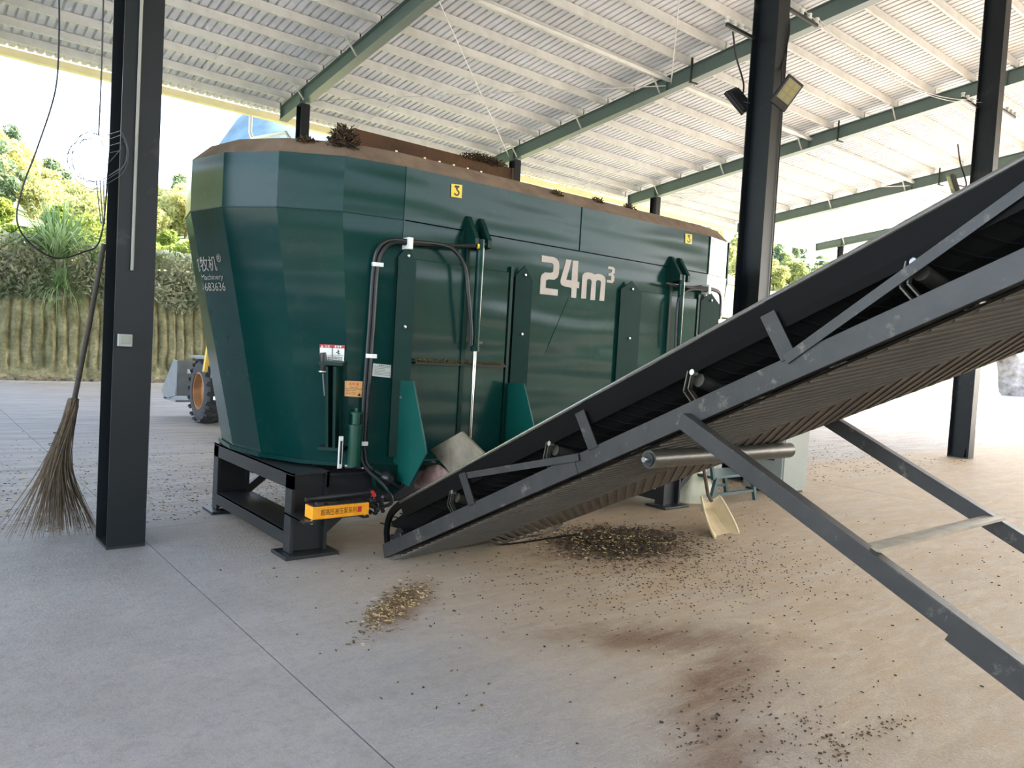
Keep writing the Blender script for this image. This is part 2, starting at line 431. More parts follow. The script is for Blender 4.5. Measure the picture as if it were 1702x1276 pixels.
# rafters
def rafter(x):
    mb = MB()
    for ya, yb in ((RY, 22.75), (RY, 2*RY-22.75)):
        a = V(x, ya, rz(ya)); c = V(x, yb, rz(yb)); up = V(0, 0, 1)
        mb.bar(a+up*.007, c+up*.007, .26, .014); mb.bar(a+up*.43, c+up*.43, .2, .014); mb.bar(a+up*.22, c+up*.22, .009, .41)
    for y in (21.3, 14.5, 8.5): mb.box((x-.1, y-.006, rz(y, .01)), (x+.1, y+.006, rz(y, .43)))
    mb.box((x-.1, 22.74, rz(22.75)), (x+.1, 22.755, rz(22.75, .43)))
    return mb
for x in FR: rafter(x).build('rafter', 'rafter_paint', roof)
for i in range(1, len(FR)-1):
    x0, x1 = FR[i], FR[i+1]
    MB().tube([(x0+.01, 14.45, rz(14.45, .33)), (x1-.01, 14.45, rz(14.45, .33))], .065, 10).build('tie_tube', 'zinc', roof, smooth='auto')
for x in FR[2:]:
    for y in (PY[-3], PY[-6], PY[-9], PY[-12]):
        for s in (-1, 1):
            MB().bar((x+s*.04, y, rz(y, .03)), (x+s*.42, y-.01, rz(y, .47)), .035, .035).build('fly_brace', 'zinc', roof)
def rod(a, b, r=.016):
    return MB().tube([a, b], r, 6).build('brace_rod', 'zinc', roof)
for (i, ya, yb) in ((3, 21.6, 14.5), (3, 14.4, 7.5), (5, 21.6, 14.5)):
    x0, x1 = FR[i], FR[i+1]
    rod(V(x0, ya, rz(ya, .2)), V(x1, yb, rz(yb, .2))); rod(V(x0, yb, rz(yb, .17)), V(x1, ya, rz(ya, .17)))
# sag struts between the two eave purlins
for i in range(1, len(FR)-1):
    for q in (.33, .66):
        x = FR[i]*(1-q)+FR[i+1]*q
        for (ya, yb) in ((PY[-2], PY[-1]), (PY[-3], PY[-2]), (PY[-4], PY[-3])):
            MB().tube([(x, ya, rz(ya, .5)), (x+.02, yb, rz(yb, .5))], .014, 6).build('sag_rod', 'zinc', roof)
# hanger brackets clamped on the rafters
for x, y in ((16.85, 13.6), (24.4, 13.4), (32.4, 13.4)):
    mb = MB().bar((x-.13, y, rz(y, -.08)), (x-.13, y, rz(y, .6)), .03, .05, (0,1,0))
    mb.bar((x-.2, y, rz(y, -.07)), (x+.02, y-.12, rz(y, -.1)), .06, .03); mb.build('hanger_bracket', 'frame_paint', roof)
# gutter along the far eave
g0, gz = EAVE-.03, rz(EAVE, .66)
mb = MB()
for (y0, y1, z0, z1) in ((g0, g0+.006, gz-.22, gz-.02), (g0, g0+.2, gz-.226, gz-.22), (g0+.2, g0+.206, gz-.226, gz+.03), (g0+.2, g0+.225, gz+.02, gz+.03)):
    mb.box((XR0, y0, z0), (40.3, y1, z1))
mb.build('gutter', 'cream_gutter', roof)
for x in (8.97, 39.8):
    pts = [(x-.55, g0+.1, gz-.22), (x-.55, g0+.1, gz-.75), (x-.5, g0-.0, gz-.95), (x-.3, 21.75, gz-1.1), (x-.25, 21.6, gz-1.25), (x-.25, 21.58, .15)]
    MB().tube(pts, .055, 10).build('downspout', 'white_pipe', roof, smooth='auto')
# ---- columns
def h_column(x0, x1, y0, y1, ztop, label, web=True):
    t = thing('steel_column', label, 'column', ((x0+x1)/2, (y0+y1)/2, 0))
    mb = MB(); xm = (x0+x1)/2
    mb.box((x0, y0, .02), (x1, y0+.014, ztop)); mb.box((x0, y1-.014, .02), (x1, y1, ztop)); mb.box((xm-.005, y0+.013, .02), (xm+.005, y1-.013, ztop))
    mb.build('column_shaft', 'column_paint', t)
    MB().box((x0+.0, y0+.0, 0), (x1-.0, y1-.0, .02)).build('base_plate', 'frame_paint', t)
    mb = MB()
    for s in (-1, 1): mb.prism([V(xm+s*.005, y0+.1, .02), V(xm+s*.1, y0+.1, .02), V(xm+s*.005, y0+.1, .2)], (0, .01, 0))
    mb.build('stiffener', 'frame_paint', t)
    return t
ct = rz(6.2, .02)
col_l = h_column(1.2, 1.458, 6.0, 6.385, ct, 'dark grey steel column left of the green mixer, with a switch box')
col_m = h_column(9.0, 9.26, 5.93, 6.32, ct, 'dark grey steel column behind the conveyor, carrying two floodlights')
col_r = h_column(16.44, 16.7, 5.86, 6.25, ct, 'dark grey steel column at the right, its foot seen under the belt')
h_column(24.3, 24.56, 5.86, 6.25, ct, 'steel column of the middle row farthest right, outside the frame')
for x, lab in ((8.97, 'far eave column behind the left end of the mixer'), (16.85, 'far eave column hidden behind the middle of the mixer'), (24.4, 'far eave column behind the right end of the mixer'), (32.4, 'far eave column behind the floodlight column'), (39.8, 'farthest eave column beside the white downspout')):
    h_column(x-.13, x+.13, 21.1, 21.45, rz(21.3), lab)
# fittings of the left column
MB().tube([(1.3, 5.985, 2.02), (1.3, 5.985, 9)], .011, 8).build('conduit', 'conduit_grey', col_l, smooth='auto')
a = atY(195.5, 554.5, 5.99); c = atY(218, 576, 5.99)
sb = MB().box((a.x, 5.955, c.z), (c.x, 6.0, a.z)).build('switch_box', 'switch_grey', col_l, bevel=.004)
MB().box((a.x+.012, 5.947, c.z+.018), (c.x-.012, 5.956, a.z-.012)).build('switch_rocker', 'cabinet_paint', sb, bevel=.003)
# insulator arms with ceramic knobs on the middle and right columns
def ins_arm(colobj, xc, y, z, dx):
    arm = MB().bar((xc, y, z), (xc+dx, y-.0, z), .04, .04).build('insulator_arm', 'frame_paint', colobj)
    for q in (.45, .72, .98):
        o = V(xc+dx*q, y, z+.02)
        MB().lathe([(0, 0), (.03, 0), (.03, .03), (.018, .035), (.034, .055), (.034, .08), (0, .09)], o, (0,0,1), 10).build('insulator', 'ceramic', arm, smooth='auto')
ins_arm(col_m, 9.02, 6.3, 6.05, -.62); ins_arm(col_m, 9.24, 5.95, 6.42, .75)
ins_arm(col_r, 16.46, 6.2, 6.9, -.8); ins_arm(col_r, 16.68, 5.9, 6.9, .8)

# ================================================================ TMR MIXER
Y0, RAD = 5.2, 1.24; YC = Y0+RAD; XA, XB = 3.05, 6.9; NF = 8
mix = thing('feed_mixer', 'large green vertical feed mixer tub on a dark steel stand', 'feed mixer', ((XA+XB)/2, YC, 0))
def ring(z, ax, ry, dx=0):                 # closed outline, front joint left -> round the left end -> back -> right end
    pts = []
    for i in range(NF+1):
        a = math.pi*i/NF; pts.append(V(XA-ax*math.sin(a), YC-ry*math.cos(a), z))
    for i in range(NF+1):
        a = math.pi*i/NF; pts.append(V(XB+ax*math.sin(a), YC+ry*math.cos(a), z))
    return pts
ZB, ZS, ZT = .66, 2.57, 2.98
r0, r1, r2 = ring(ZB, .82, RAD), ring(ZS, RAD, RAD), ring(ZT, RAD, RAD)
r3 = ring(3.115, RAD-.14, RAD-.14); r4 = ring(3.02, RAD-.16, RAD-.16)
n = len(r0)
def shell(rings):
    mb = MB(); 
    for r in rings: mb.v += [tuple(p) for p in r]
    for j in range(len(rings)-1):
        for i in range(n): mb.f.append((j*n+i, j*n+(i+1)%n, (j+1)*n+(i+1)%n, (j+1)*n+i)); mb.m.append(0)
    return mb
NR = 30
rows = [[p.lerp(q, j/NR) for p, q in zip(r0, r1)] for j in range(NR+1)]
body = shell(rows)
o_ = len(body.v); body.v += [tuple(p) for p in ring(ZB+.04, .79, RAD-.03)]
body.f.append(tuple(range(o_, o_+n))); body.m.append(0)
tub = body.build('tub_wall', 'green_paint', mix, fixn=False, smooth=True); tub.data.set_sharp_from_angle(angle=R_(5))
upper = shell([r1, r2]).build('tub_extension', 'green_paint', mix, fixn=False)
lipm = shell([r2, r3, r4])
lip = lipm.build('rim', 'lip_dust', mix, fixn=False)
_rs = rows+[r2, r3]
bvh = BVHTree.FromPolygons([tuple(p) for r in _rs for p in r], [(j*n+i, j*n+(i+1)%n, (j+1)*n+(i+1)%n, (j+1)*n+i) for j in range(len(_rs)-1) for i in range(n)])
def hit(x, y):
    d = ray(x, y).normalized(); co, no, idx, dist = bvh.ray_cast(CPOS, d)
    if co is None: return None, None
    if no.dot(d) > 0: no = -no
    return co, no
def on(x, y, off=0.0):
    co, no = hit(x, y)
    for _k in range(200):
        if co is not None: break
                            # just past the silhouette: step back towards the tub
        x += (2 if x < 500 else -2 if x > 1100 else 0); y += (2 if y < 360 else -2 if y > 600 else 0)
        co, no = hit(x, y)
    return co + no*off
# bottom flange ring and weld seams
mb = MB(); lo, hi = ring(ZB-.02, .85, RAD+.03), ring(ZB+.012, .85, RAD+.03); li = ring(ZB+.012, .80, RAD-.02)
shell([lo, hi, li]).build('bottom_flange', 'green_paint', mix, fixn=False)
mb = MB()
for i in list(range(0, 6)) + [n-1, n-2, n-3]:
    a, c = r1[i], r1[(i+1) % n]; mb.bar(a, c, .008, .008)
mb.bar(r1[0], r1[n-1], .008, .008)
mb.build('seam_bead', 'green_dark', mix)
for i in (0, n-1, n-2): MB().bar(r1[i]+V(0, -.004, 0), r2[i]+V(0, -.004, 0), .012, .012, (0,1,0)).build('joint_rib', 'green_paint', mix)
MB().bar((4.95, Y0-.004, ZS), (4.95, Y0-.004, ZT), .014, .01, (0,1,0)).build('joint_rib', 'green_paint', mix)
MB().bar(V(XA, Y0-.002, ZB+.1), V(XA, Y0-.002, ZS), .01, .008, (0,1,0)).build('joint_rib', 'green_paint', mix)
# folded wedge between the two augers
wedge = MB()
A, A2 = V(4.84, Y0-.004, 2.12), V(5.0, Y0-.004, 2.1)
B, C = V(4.66, Y0-.005, 1.745), V(5.22, Y0-.005, 1.77)
D, E_ = V(4.585, Y0-.0012, 1.58), V(5.31, Y0-.0012, 1.6)
F, G_ = V(4.585, Y0-.001, .95), V(5.31, Y0-.001, .95)
w0 = [A, A2, B, C, D, E_, V(4.585, Y0, 1.5), V(5.31, Y0, 1.5)] + [V(p.x+q, Y0, p.z) for p, q in ((A, 0), (B, 0), (A2, 0), (C, 0), (D, 0), (E_, 0))]
wedge.add(w0, [(0, 2, 3, 1), (2, 4, 5, 3), (0, 8, 9, 2), (2, 9, 12, 4), (1, 3, 11, 10), (3, 5, 13, 11), (0, 1, 10, 8)])
wedge.build('folded_wedge', 'green_paint', mix, smooth=True).data.set_sharp_from_angle(angle=R_(20))
# lettering 24 m3 as flat print on the wall
def wallpt(x, y, off=.004):
    p_ = atY(x, y, Y0-off); return p_
def glyph_pts(sub):                        # outline points read at crop scale 5.8 from (880,400)
    return [(880+x/5.8, 400+y/5.8) for x, y in sub]
lets = MB()
G2 = [(120,140),(235,158),(262,172),(284,200),(288,240),(284,320),(270,355),(240,376),(185,372),(160,382),(156,455),(275,470),(272,530),(100,512),(108,360),(120,325),(150,304),(205,310),(228,300),(234,235),(220,215),(118,202)]
G4a = [(355,180),(408,186),(355,375),(405,382),(418,190),(472,196),(464,396),(482,398),(478,458),(456,455),(450,552),(400,546),(406,470),(400,452),(340,440),(308,425),(298,395),(302,370)]
Gm = [(512,330),(530,310),(560,304),(600,310),(630,325),(665,318),(700,328),(725,345),(735,375),(720,580),(674,578),(690,400),(680,382),(655,378),(642,395),(632,572),(586,570),(600,390),(590,372),(565,368),(555,380),(546,558),(498,556),(508,370)]
G3 = [(760,246),(805,252),(824,270),(822,310),(808,325),(820,340),(816,390),(800,408),(745,400),(748,376),(785,380),(790,345),(778,338),(762,336),(764,312),(782,312),(796,300),(798,278),(758,270)]
for gl in (G2, G4a, Gm, G3):
    pts = [wallpt(*q) for q in glyph_pts(gl)]
    lets.prism(pts, (0, .0015, 0))
lt = lets.build('capacity_lettering', 'grey_print', mix)
bm = bmesh.new(); bm.from_mesh(lt.data); bmesh.ops.triangulate(bm, faces=bm.faces); bm.to_mesh(lt.data); bm.free()
tag(lt, 'pale grey 24 m3 lettering')
# decals: cards wrapped on the surface, print laid over them
class Decal:
    def __init__(s, c): s.c = c                # px corners: tl, tr, br, bl
    def P(s, u, v, off):
        tl, tr, br, bl = s.c
        x = (tl[0]*(1-u)+tr[0]*u)*v + (bl[0]*(1-u)+br[0]*u)*(1-v)
        y = (tl[1]*(1-u)+tr[1]*u)*v + (bl[1]*(1-u)+br[1]*u)*(1-v)
        return on(x, y, off)
    def rect(s, mb, u0, v0, u1, v1, off, nx=4, mi=0):
        vs = []; fs = []; ny = 4 if nx > 2 else 1
        for j in range(ny+1):
            for i in range(nx+1): vs.append(s.P(u0+(u1-u0)*i/nx, v0+(v1-v0)*j/ny, off))
        for j in range(ny):
            for i in range(nx): fs.append((j*(nx+1)+i, j*(nx+1)+i+1, (j+1)*(nx+1)+i+1, (j+1)*(nx+1)+i))
        mb.add(vs, fs, mi)
    def text(s, mb, body, u0, v0, u1, v1, off, mi=0):
        vs, fs = text2d(body)
        mb.add([s.P(u0+(u1-u0)*a, v0+(v1-v0)*b_, off) for a, b_ in vs], fs, mi)
    def poly(s, mb, pts, off, mi=0):
        mb.add([s.P(a, b_, off) for a, b_ in pts], [tuple(range(len(pts)))], mi)
def card(c, name, mat_, label):
    d = Decal(c); mb = MB(); d.rect(mb, 0, 0, 1, 1, .007, 8); o = mb.build(name, mat_, mix, fixn=False); tag(o, label); return d, o
# red and white warning label
d, o = card(((532,572), (573,573.5), (572,602.5), (532,600.5)), 'warning_label', 'white_label', 'red and white warning label')
mb = MB(); d.rect(mb, 0, .82, 1, 1, .010, 8)
mb.build('warning_header', 'red_print', o, fixn=False)
mb = MB(); d.text(mb, '注意', .2, .845, .42, .975, .013); d.poly(mb, [(.05, .84), (.15, .84), (.1, .97)], .013)
for k_ in range(3): d.rect(mb, .62+.1*k_, .86, .68+.1*k_, .96, .013, 1)
tag(mb.build('header_print', 'white_label', o, fixn=False), kind='stuff')
mb = MB(); d.rect(mb, .495, 0, .525, .82, .010, 1)
for rw in range(3):
    for q in range(6): d.rect(mb, .56+q*.065, .27-.09*rw, .60+q*.065, .32-.09*rw, .010, 1)
for rw in range(2):
    for q in range(6): d.rect(mb, .05+q*.07, .22-.1*rw, .1+q*.07, .28-.1*rw, .010, 1)
d.rect(mb, .02, .36, .48, .375, .010, 1); d.rect(mb, .54, .4, .98, .415, .010, 1)
d.poly(mb, [(.7, .75), (.78, .7), (.8, .62), (.76, .56), (.66, .55), (.68, .6), (.74, .62), (.74, .68)], .010)
d.poly(mb, [(.74, .54), (.8, .54), (.84, .45), (.78, .49), (.74, .44)], .010)
mb.build('warning_print', 'black_print', o, fixn=False)
# orange gear-oil label
d, o = card(((573.5,632.5), (602.5,633.5), (600.5,660), (573,658)), 'oil_label', 'orange_label', 'orange gear oil label')
mb = MB(); d.text(mb, '齿轮油', .2, .72, .78, .92, .010); mb.build('oil_characters', 'red_print', o, fixn=False)
mb = MB(); d.text(mb, 'Gear oil', .28, .56, .72, .66, .010); d.rect(mb, 0, .485, 1, .51, .010)
d.poly(mb, [(.74, .07), (.95, .07), (.845, .27)], .010)
for rw in range(3):
    for q in range(7): d.rect(mb, .06+q*.085, .38-.11*rw, .12+q*.085, .41-.11*rw, .010, 1)
mb.build('oil_print', 'black_print', o, fixn=False)
# nameplate
d, o = card(((620,603.5), (652,607), (650.5,628), (618,624.5)), 'nameplate', 'grey_label', 'silver nameplate')
mb = MB()
for rw in range(6):
    d.rect(mb, .08, .76-.12*rw, .9-(.25 if rw in (1, 2) else 0), .785-.12*rw, .010, 3)
for q in range(6): d.rect(mb, .3+q*.1, .86, .37+q*.1, .92, .010, 1)
mb.build('nameplate_print', 'black_print', o, fixn=False)
# hook stickers
def hook(c, label):
    d, o = card(c, 'hook_sticker', 'yellow_label', label)
    mb = MB(); d.rect(mb, .28, .74, .72, .9, .010, 1); d.rect(mb, .42, .62, .58, .76, .010, 1)
    out = []; inn = []
    for q in range(11):
        a = R_(100 - q*27); out.append((.5+.27*math.cos(a), .36+.26*math.sin(a)*.95)); inn.append((.5+.15*math.cos(a), .36+.13*math.sin(a)))
    out[0] = (.56, .66); inn[0] = (.44, .6)
    for q in range(10): d.poly(mb, [out[q], out[q+1], inn[q+1], inn[q]], .010)
    mb.build('hook_print', 'black_print', o, fixn=False)
hook(((749.5,305.5), (767.5,307.5), (766.5,329.5), (749,327)), 'yellow lifting hook sticker')
hook(((1138.5,388), (1149.5,390), (1149,406), (1138,404)), 'yellow lifting hook sticker')
# white lettering round the left end, mapped along the facets
def facetP(i, z, off=.004):
    i = max(-.2, min(8, i)); k_ = int(math.floor(i)); k_ = max(0, min(7, k_)); q = i-k_; t = (z-ZB)/(ZS-ZB)
    a = r0[k_].lerp(r0[k_+1], q); c = r1[k_].lerp(r1[k_+1], q); p_ = a.lerp(c, t)
    nn = (r1[k_+1]-r1[k_]).cross(r1[k_]-r0[k_]).normalized()
    if nn.dot(p_-V(XA, YC, p_.z)) < 0: nn = -nn
    return p_+nn*off
mb = MB()
for body_, i1, i0, z0, z1 in (('农牧机', 3.44, 4.25, 2.10, 2.215), ('®', 3.27, 3.41, 2.165, 2.225), ('Machinery', 3.3, 4.02, 2.02, 2.075), ('-1683636', 3.28, 4.15, 1.945, 2.01)):
    vs, fs = text2d(body_); mb.add([facetP(i0+(i1-i0)*a, z0+(z1-z0)*b_) for a, b_ in vs], fs)
o = mb.build('maker_lettering', 'grey_print', mix, fixn=False); tag(o, 'white lettering round the tub end')

# door guide rails with pointed tops
def rail(x0, x1, ztop, zbot, thin=None, nb=3):
    xm = (x0+x1)/2; mb = MB()
    mb.prism([V(x0, Y0-.03, zbot), V(x1, Y0-.085, zbot), V(x1, Y0-.085, ztop-.12), V(xm, Y0-.058, ztop), V(x0, Y0-.03, ztop-.09)], (0, .012, 0))
    mb.box((x0, Y0-.03, zbot), (x0+.012, Y0, ztop-.1)); mb.box((x1-.012, Y0-.08, zbot), (x1, Y0, ztop-.14))
    if thin: mb.box((thin, Y0-.03, zbot), (thin+.03, Y0, ztop-.02))
    o = mb.build('door_rail', 'green_dark', mix)
    for k_ in range(nb):
        z = ztop-.08-(ztop-zbot)*k_/nb
        MB().lathe([(0, .012), (.012, .01), (.014, 0)], (xm, Y0-.066, z), (0, -1, 0), 8).build('rail_bolt', 'steel', o)
rail(3.0, 3.13, 2.37, .72); rail(4.175, 4.325, 2.35, .8, 4.12); rail(5.51, 5.755, 2.36, .9); rail(6.78, 7.04, 2.36, .9, 6.73)
# sliding doors and the ledges on them
for (x0, x1, zl) in ((3.16, 4.11, 1.47), (5.78, 6.72, 1.47)):
    MB().box((x0, Y0-.018, .74), (x1, Y0-.002, 2.28)).build('sliding_door', 'green_paint', mix, bevel=.004)
    le = MB().box((x0+.01, Y0-.085, zl-.012), (x1-.01, Y0-.016, zl)).build('door_ledge', 'green_dark', mix)
    mb = MB()
    for q in range(420):
        x = random.uniform(x0+.02, x1-.02); y = Y0-.02-random.random()*.062; z = zl+random.random()*.028
        a = random.uniform(0, 6.28); l_ = random.uniform(.006, .016)
        mb.bar((x, y, z), (x+l_*math.cos(a), y+l_*math.sin(a)*.5, z+random.uniform(-.004, .008)), .006, .005)
    tag(mb.build('feed_crumbs', 'feed_mid', mix, fixn=False), kind='stuff')
# hydraulic rams with twin-plate brackets
def ram(x, ztop, zb, zrod):
    for dx in (-.085, .045):
        MB().prism([V(x+dx, Y0, ztop+.22), V(x+dx, Y0-.02, ztop+.22), V(x+dx, Y0-.15, ztop+.03), V(x+dx, Y0-.15, ztop-.03), V(x+dx, Y0, ztop-.05)], (.04, 0, 0)).build('ram_bracket', 'green_dark', mix)
        # each ear is a kite of plate seen from the front
        MB().prism([V(x+dx-.045, Y0-.015, ztop-.03), V(x+dx+.06, Y0-.015, ztop-.03), V(x+dx+.075, Y0-.012, ztop+.05), V(x+dx+.02, Y0-.01, ztop+.21), V(x+dx-.055, Y0-.012, ztop+.03)], (0, .01, 0)).build('bracket_plate', 'green_dark', mix)
    MB().tube([(x-.07, Y0-.11, ztop), (x+.1, Y0-.11, ztop)], .016, 10).build('bracket_pin', 'steel', mix, smooth='auto')
    mb = MB().tube([(x, Y0-.11, ztop+.03), (x, Y0-.11, zb)], .034, 14); mb.tube([(x, Y0-.11, zb), (x, Y0-.11, zb-.04)], .038, 14)
    MB.build(mb, 'ram_barrel', 'green_paint', mix, smooth='auto')
    MB().tube([(x, Y0-.11, zb-.03), (x, Y0-.11, zrod)], .016, 12).build('ram_rod', 'chrome', mix, smooth='auto')
    MB().tube([(x+.03, Y0-.115, zb+.03), (x+.06, Y0-.125, zb+.03)], .014, 8).build('ram_fitting', 'steel', mix)
    mb = MB().box((x-.08, Y0-.03, .8), (x-.045, Y0-.016, ztop-.02))
    mb.build('ram_guide', 'green_dark', mix)
ram(3.72, 2.47, 1.62, .86); ram(6.33, 2.46, 1.62, .9)
# hoses clamped to the tub
def hose(pts, r=.017, name='hydraulic_hose'):
    return MB().tube(curve_pts(pts, 6), r, 8).build(name, 'black_rubber', mix, smooth='auto')
P1 = [on(x, y, .05) for x, y in ((604,745), (609,650), (617,540), (623,450))] + [on(631,419,.06), on(650,405,.06)] + [wallpt(690,405,.07), wallpt(740,408,.09), wallpt(792,409,.14)]
P2 = [on(x, y, .05) for x, y in ((598.5,745), (603,650), (611,540), (617,450))] + [on(625,414,.06), on(646,400,.06)] + [wallpt(688,401.5,.07), wallpt(735,407,.1), wallpt(757,418,.12), wallpt(773,445,.13), wallpt(778,490,.14), wallpt(783,550,.14), wallpt(782,574,.13)]
hose(P1); hose(P2, .016)
hose([on(604,745,.05), on(608,775,.09), V(2.93, 5.08, .58), V(3.05, 5.05, .5), V(3.12, 5.08, .6)], .014)
hose([on(598.5,745,.05), on(601,778,.1), V(2.9, 5.03, .52), V(2.95, 5.0, .4), V(2.83, 5.0, .36)], .014)
MB().lathe([(0, .02), (.02, .018), (.022, 0)], wallpt(793, 409, .15), (1, -.4, 0), 10).build('hose_fitting', 'yellow_label', mix, smooth='auto')
for (x, y) in ((624, 440.5), (613.5, 591), (599.5, 735)):
    co, no = hit(x, y); dwn = V(0, 0, 1); sd = no.cross(dwn).normalized()
    MB().obox(co+no*.055, sd*.042, dwn*.016, no*.022).build('hose_clamp', 'white_label', mix, bevel=.003)
p_ = wallpt(680, 404.5, .07)
MB().box((p_.x-.02, p_.y-.03, p_.z-.045), (p_.x+.02, Y0, p_.z+.045)).build('hose_clamp', 'white_label', mix, bevel=.003)
# right-hand hoses
hose([wallpt(1129,468,.12), wallpt(1142,477,.11), wallpt(1160,481,.09), wallpt(1176,481,.08), on(1184,486,.07), on(1189,500,.06), on(1187,530,.06)], .013)
hose([wallpt(1107,470,.1), wallpt(1125,475,.09), wallpt(1150,477,.08), wallpt(1176,478,.08), on(1186,484,.06), on(1191,500,.05), on(1190,525,.05)], .013)
hose([wallpt(1176,483,.08), wallpt(1150,481,.1), wallpt(1130,492,.12), wallpt(1125,520,.13), wallpt(1122,580,.13)], .013)
p_ = wallpt(1176.5, 481, .07); MB().box((p_.x-.02, p_.y-.03, p_.z-.05), (p_.x+.02, Y0, p_.z+.05)).build('hose_clamp', 'white_label', mix, bevel=.003)
# manual lever post left of the hoses
pa, pb = on(557, 606, .06), on(557, 741, .06)
co, no = hit(557, 680); sd = no.cross(V(0,0,1)).normalized()
mb = MB()
for s in (-1, 1): mb.bar(on(557+s*6.5, 607, .06), on(557+s*5.5, 740, .06), .02, .12, no)
mb.bar(on(557, 607, .01), on(557, 740, .01), .1, .012, no); mb.obox(pa+V(0, 0, .02), sd*.09, no*.07, V(0, 0, .012)); mb.obox(pb, sd*.1, no*.06, V(0, 0, .012))
mb.build('lever_post', 'green_dark', mix)
mb = MB().tube([on(543, 618, .1), on(545, 655, .08)], .008, 8); mb.lathe([(.035, 0), (.035, .01)], on(543, 616, .1), (0,0,1), 12)
mb.build('lever_rod', 'steel', mix)
MB().tube([on(542.5, 584, .1), on(543, 590, .1), on(543, 610, .1), on(543, 615, .1)], [.022, .026, .026, .022], 12).build('lever_grip', 'black_plastic', mix, smooth='auto')
# hand pump cylinder with sight gauge
ca, cb = on(585, 693, .11), on(583, 776, .11)
MB().tube([on(586.5, 706, .11), on(583.5, 772, .11)], .052, 18).build('oil_cylinder', 'pump_green', mix, smooth='auto')
MB().lathe([(.03, 0), (.056, .0), (.056, .02), (.034, .025), (.034, .1), (.045, .1), (.045, .115), (.012, .12), (.012, .145), (0, .15)], on(586.5, 707, .11), (0, 0, 1), 16).build('cylinder_cap', 'pump_green', mix, smooth='auto')
ga = on(578.5, 718, .17); gb_ = on(576.5, 770, .17)
gg = MB().bar(ga, gb_, .034, .012, (0, -1, 0)).build('sight_gauge', 'white_label', mix, bevel=.003)
MB().bar(ga+V(0, -.007, -.035), gb_+V(0, -.007, .035), .014, .006, (0, -1, 0)).build('gauge_glass', 'black_print', gg)
MB().tube([on(582, 776, .11), on(581, 785, .11)], .018, 10).build('drain_cock', 'steel', mix)
# bearing housing below the tub
MB().prism([V(2.84, 5.12, .66), V(3.18, 5.12, .66), V(3.14, 5.12, .5), V(3.02, 5.12, .42), V(2.88, 5.12, .5)], (0, .06, 0)).build('bearing_plate', 'green_dark', mix)
MB().lathe([(0, .075), (.03, .075), (.033, .07), (.055, .045), (.06, 0)], (2.955, 5.12, .57), (0, -1, 0), 18).build('bearing_housing', 'black_plastic', mix, smooth='auto')
MB().lathe([(0, .01), (.026, .01), (.028, 0)], (2.955, 5.045, .57), (0, -1, 0), 16).build('bearing_cap', 'worn_steel', mix, smooth='auto')
# chute side plates and chute floor
for x in (3.06, 4.16):
    MB().prism([V(x, Y0+.0, 1.32), V(x, 4.96, 1.33), V(x, 4.72, .81), V(x, 4.945, .52), V(x, Y0, .55)], (.012, 0, 0)).build('chute_side', 'teal_lit_plate', mix, bevel=.002)
MB().add([V(3.06, Y0, .60), V(4.16, Y0, .60), V(4.16, 4.8, .72), V(3.06, 4.8, .72), V(3.06, Y0, .59), V(4.16, Y0, .59), V(4.16, 4.8, .71), V(3.06, 4.8, .71)], [(0,1,2,3), (4,5,6,7), (0,1,5,4), (2,3,7,6)]).build('chute_floor', 'green_dark', mix)
# rusty deflector plate on the far rim, a row of bolt holes left open
yd = 7.48; zt = 3.86; dx0, dx1 = 3.72, 5.9
mb = MB(); mb.box((dx0, yd, 3.0), (dx1, yd+.012, zt-.16)); mb.box((dx0, yd, zt-.12), (dx1, yd+.012, zt))
hx = [4.25, 4.62, 4.82, 5.02, 5.22, 5.42]; e0 = dx0
for h in hx: mb.box((e0, yd, zt-.16), (h-.018, yd+.012, zt-.12)); e0 = h+.018
mb.box((e0, yd, zt-.16), (dx1, yd+.012, zt-.12))
mb.box((dx0, yd-.02, 3.0), (dx0+.03, yd, zt)); mb.box((dx1-.03, yd-.02, 3.0), (dx1, yd, zt))
mb.build('deflector_plate', 'rust_plate', mix)
# stand
def leg_frame(x0, x1, brace):
    st = MB()
    ya, yb = 5.24, 7.0
    for y in (ya, yb-.12):
        mb = MB(); mb.box((x0, y, .03), (x0+.025, y+.12, .6)); mb.box((x1-.025, y, .03), (x1, y+.12, .6)); mb.box((x0+.02, y+.055, .03), (x1-.02, y+.065, .6))
        mb.build('stand_leg', 'frame_paint', mix)
        MB().box((x0-.06, y-.08, 0), (x1+.07, y+.2, .025)).build('foot_plate', 'frame_paint', mix, bevel=.004)
        s = 1
        MB().bar((x1-.01, y+.06, .17), (x1+.3, y+.06, .42), .05, .07).build('knee_brace', 'frame_paint', mix)
    mb = MB(); mb.box((x0, ya+.0, .5), (x0+.02, yb, .62)); mb.box((x1-.02, ya, .5), (x1, yb, .62)); mb.box((x0, ya, .605), (x1, yb, .622))
    mb.build('top_beam', 'frame_paint', mix)
    mb = MB(); mb.box((x0, ya+.12, .075), (x0+.02, yb-.12, .185)); mb.box((x1-.02, ya+.12, .075), (x1, yb-.12, .185)); mb.box((x0, ya+.12, .17), (x1, yb-.12, .187))
    mb.build('bottom_beam', 'frame_paint', mix)
leg_frame(2.255, 2.545, 1); leg_frame(6.455, 6.73, 1)
for y in (5.27, 6.85):
    mb = MB(); mb.box((2.545, y, .35), (6.455, y+.012, .6)); mb.box((2.545, y-.04, .588), (6.455, y+.1, .602)); mb.box((2.545, y-.04, .35), (6.455, y+.1, .362))
    mb.build('stand_rail', 'frame_paint', mix)
for x in (3.05, 6.9):
    MB().lathe([(.0, -.3), (.34, -.3), (.36, -.26), (.36, 0), (.42, .02), (.42, .05)], (x, YC, .6), (0, 0, 1), 20).build('auger_gearbox', 'frame_paint', mix, smooth='auto')
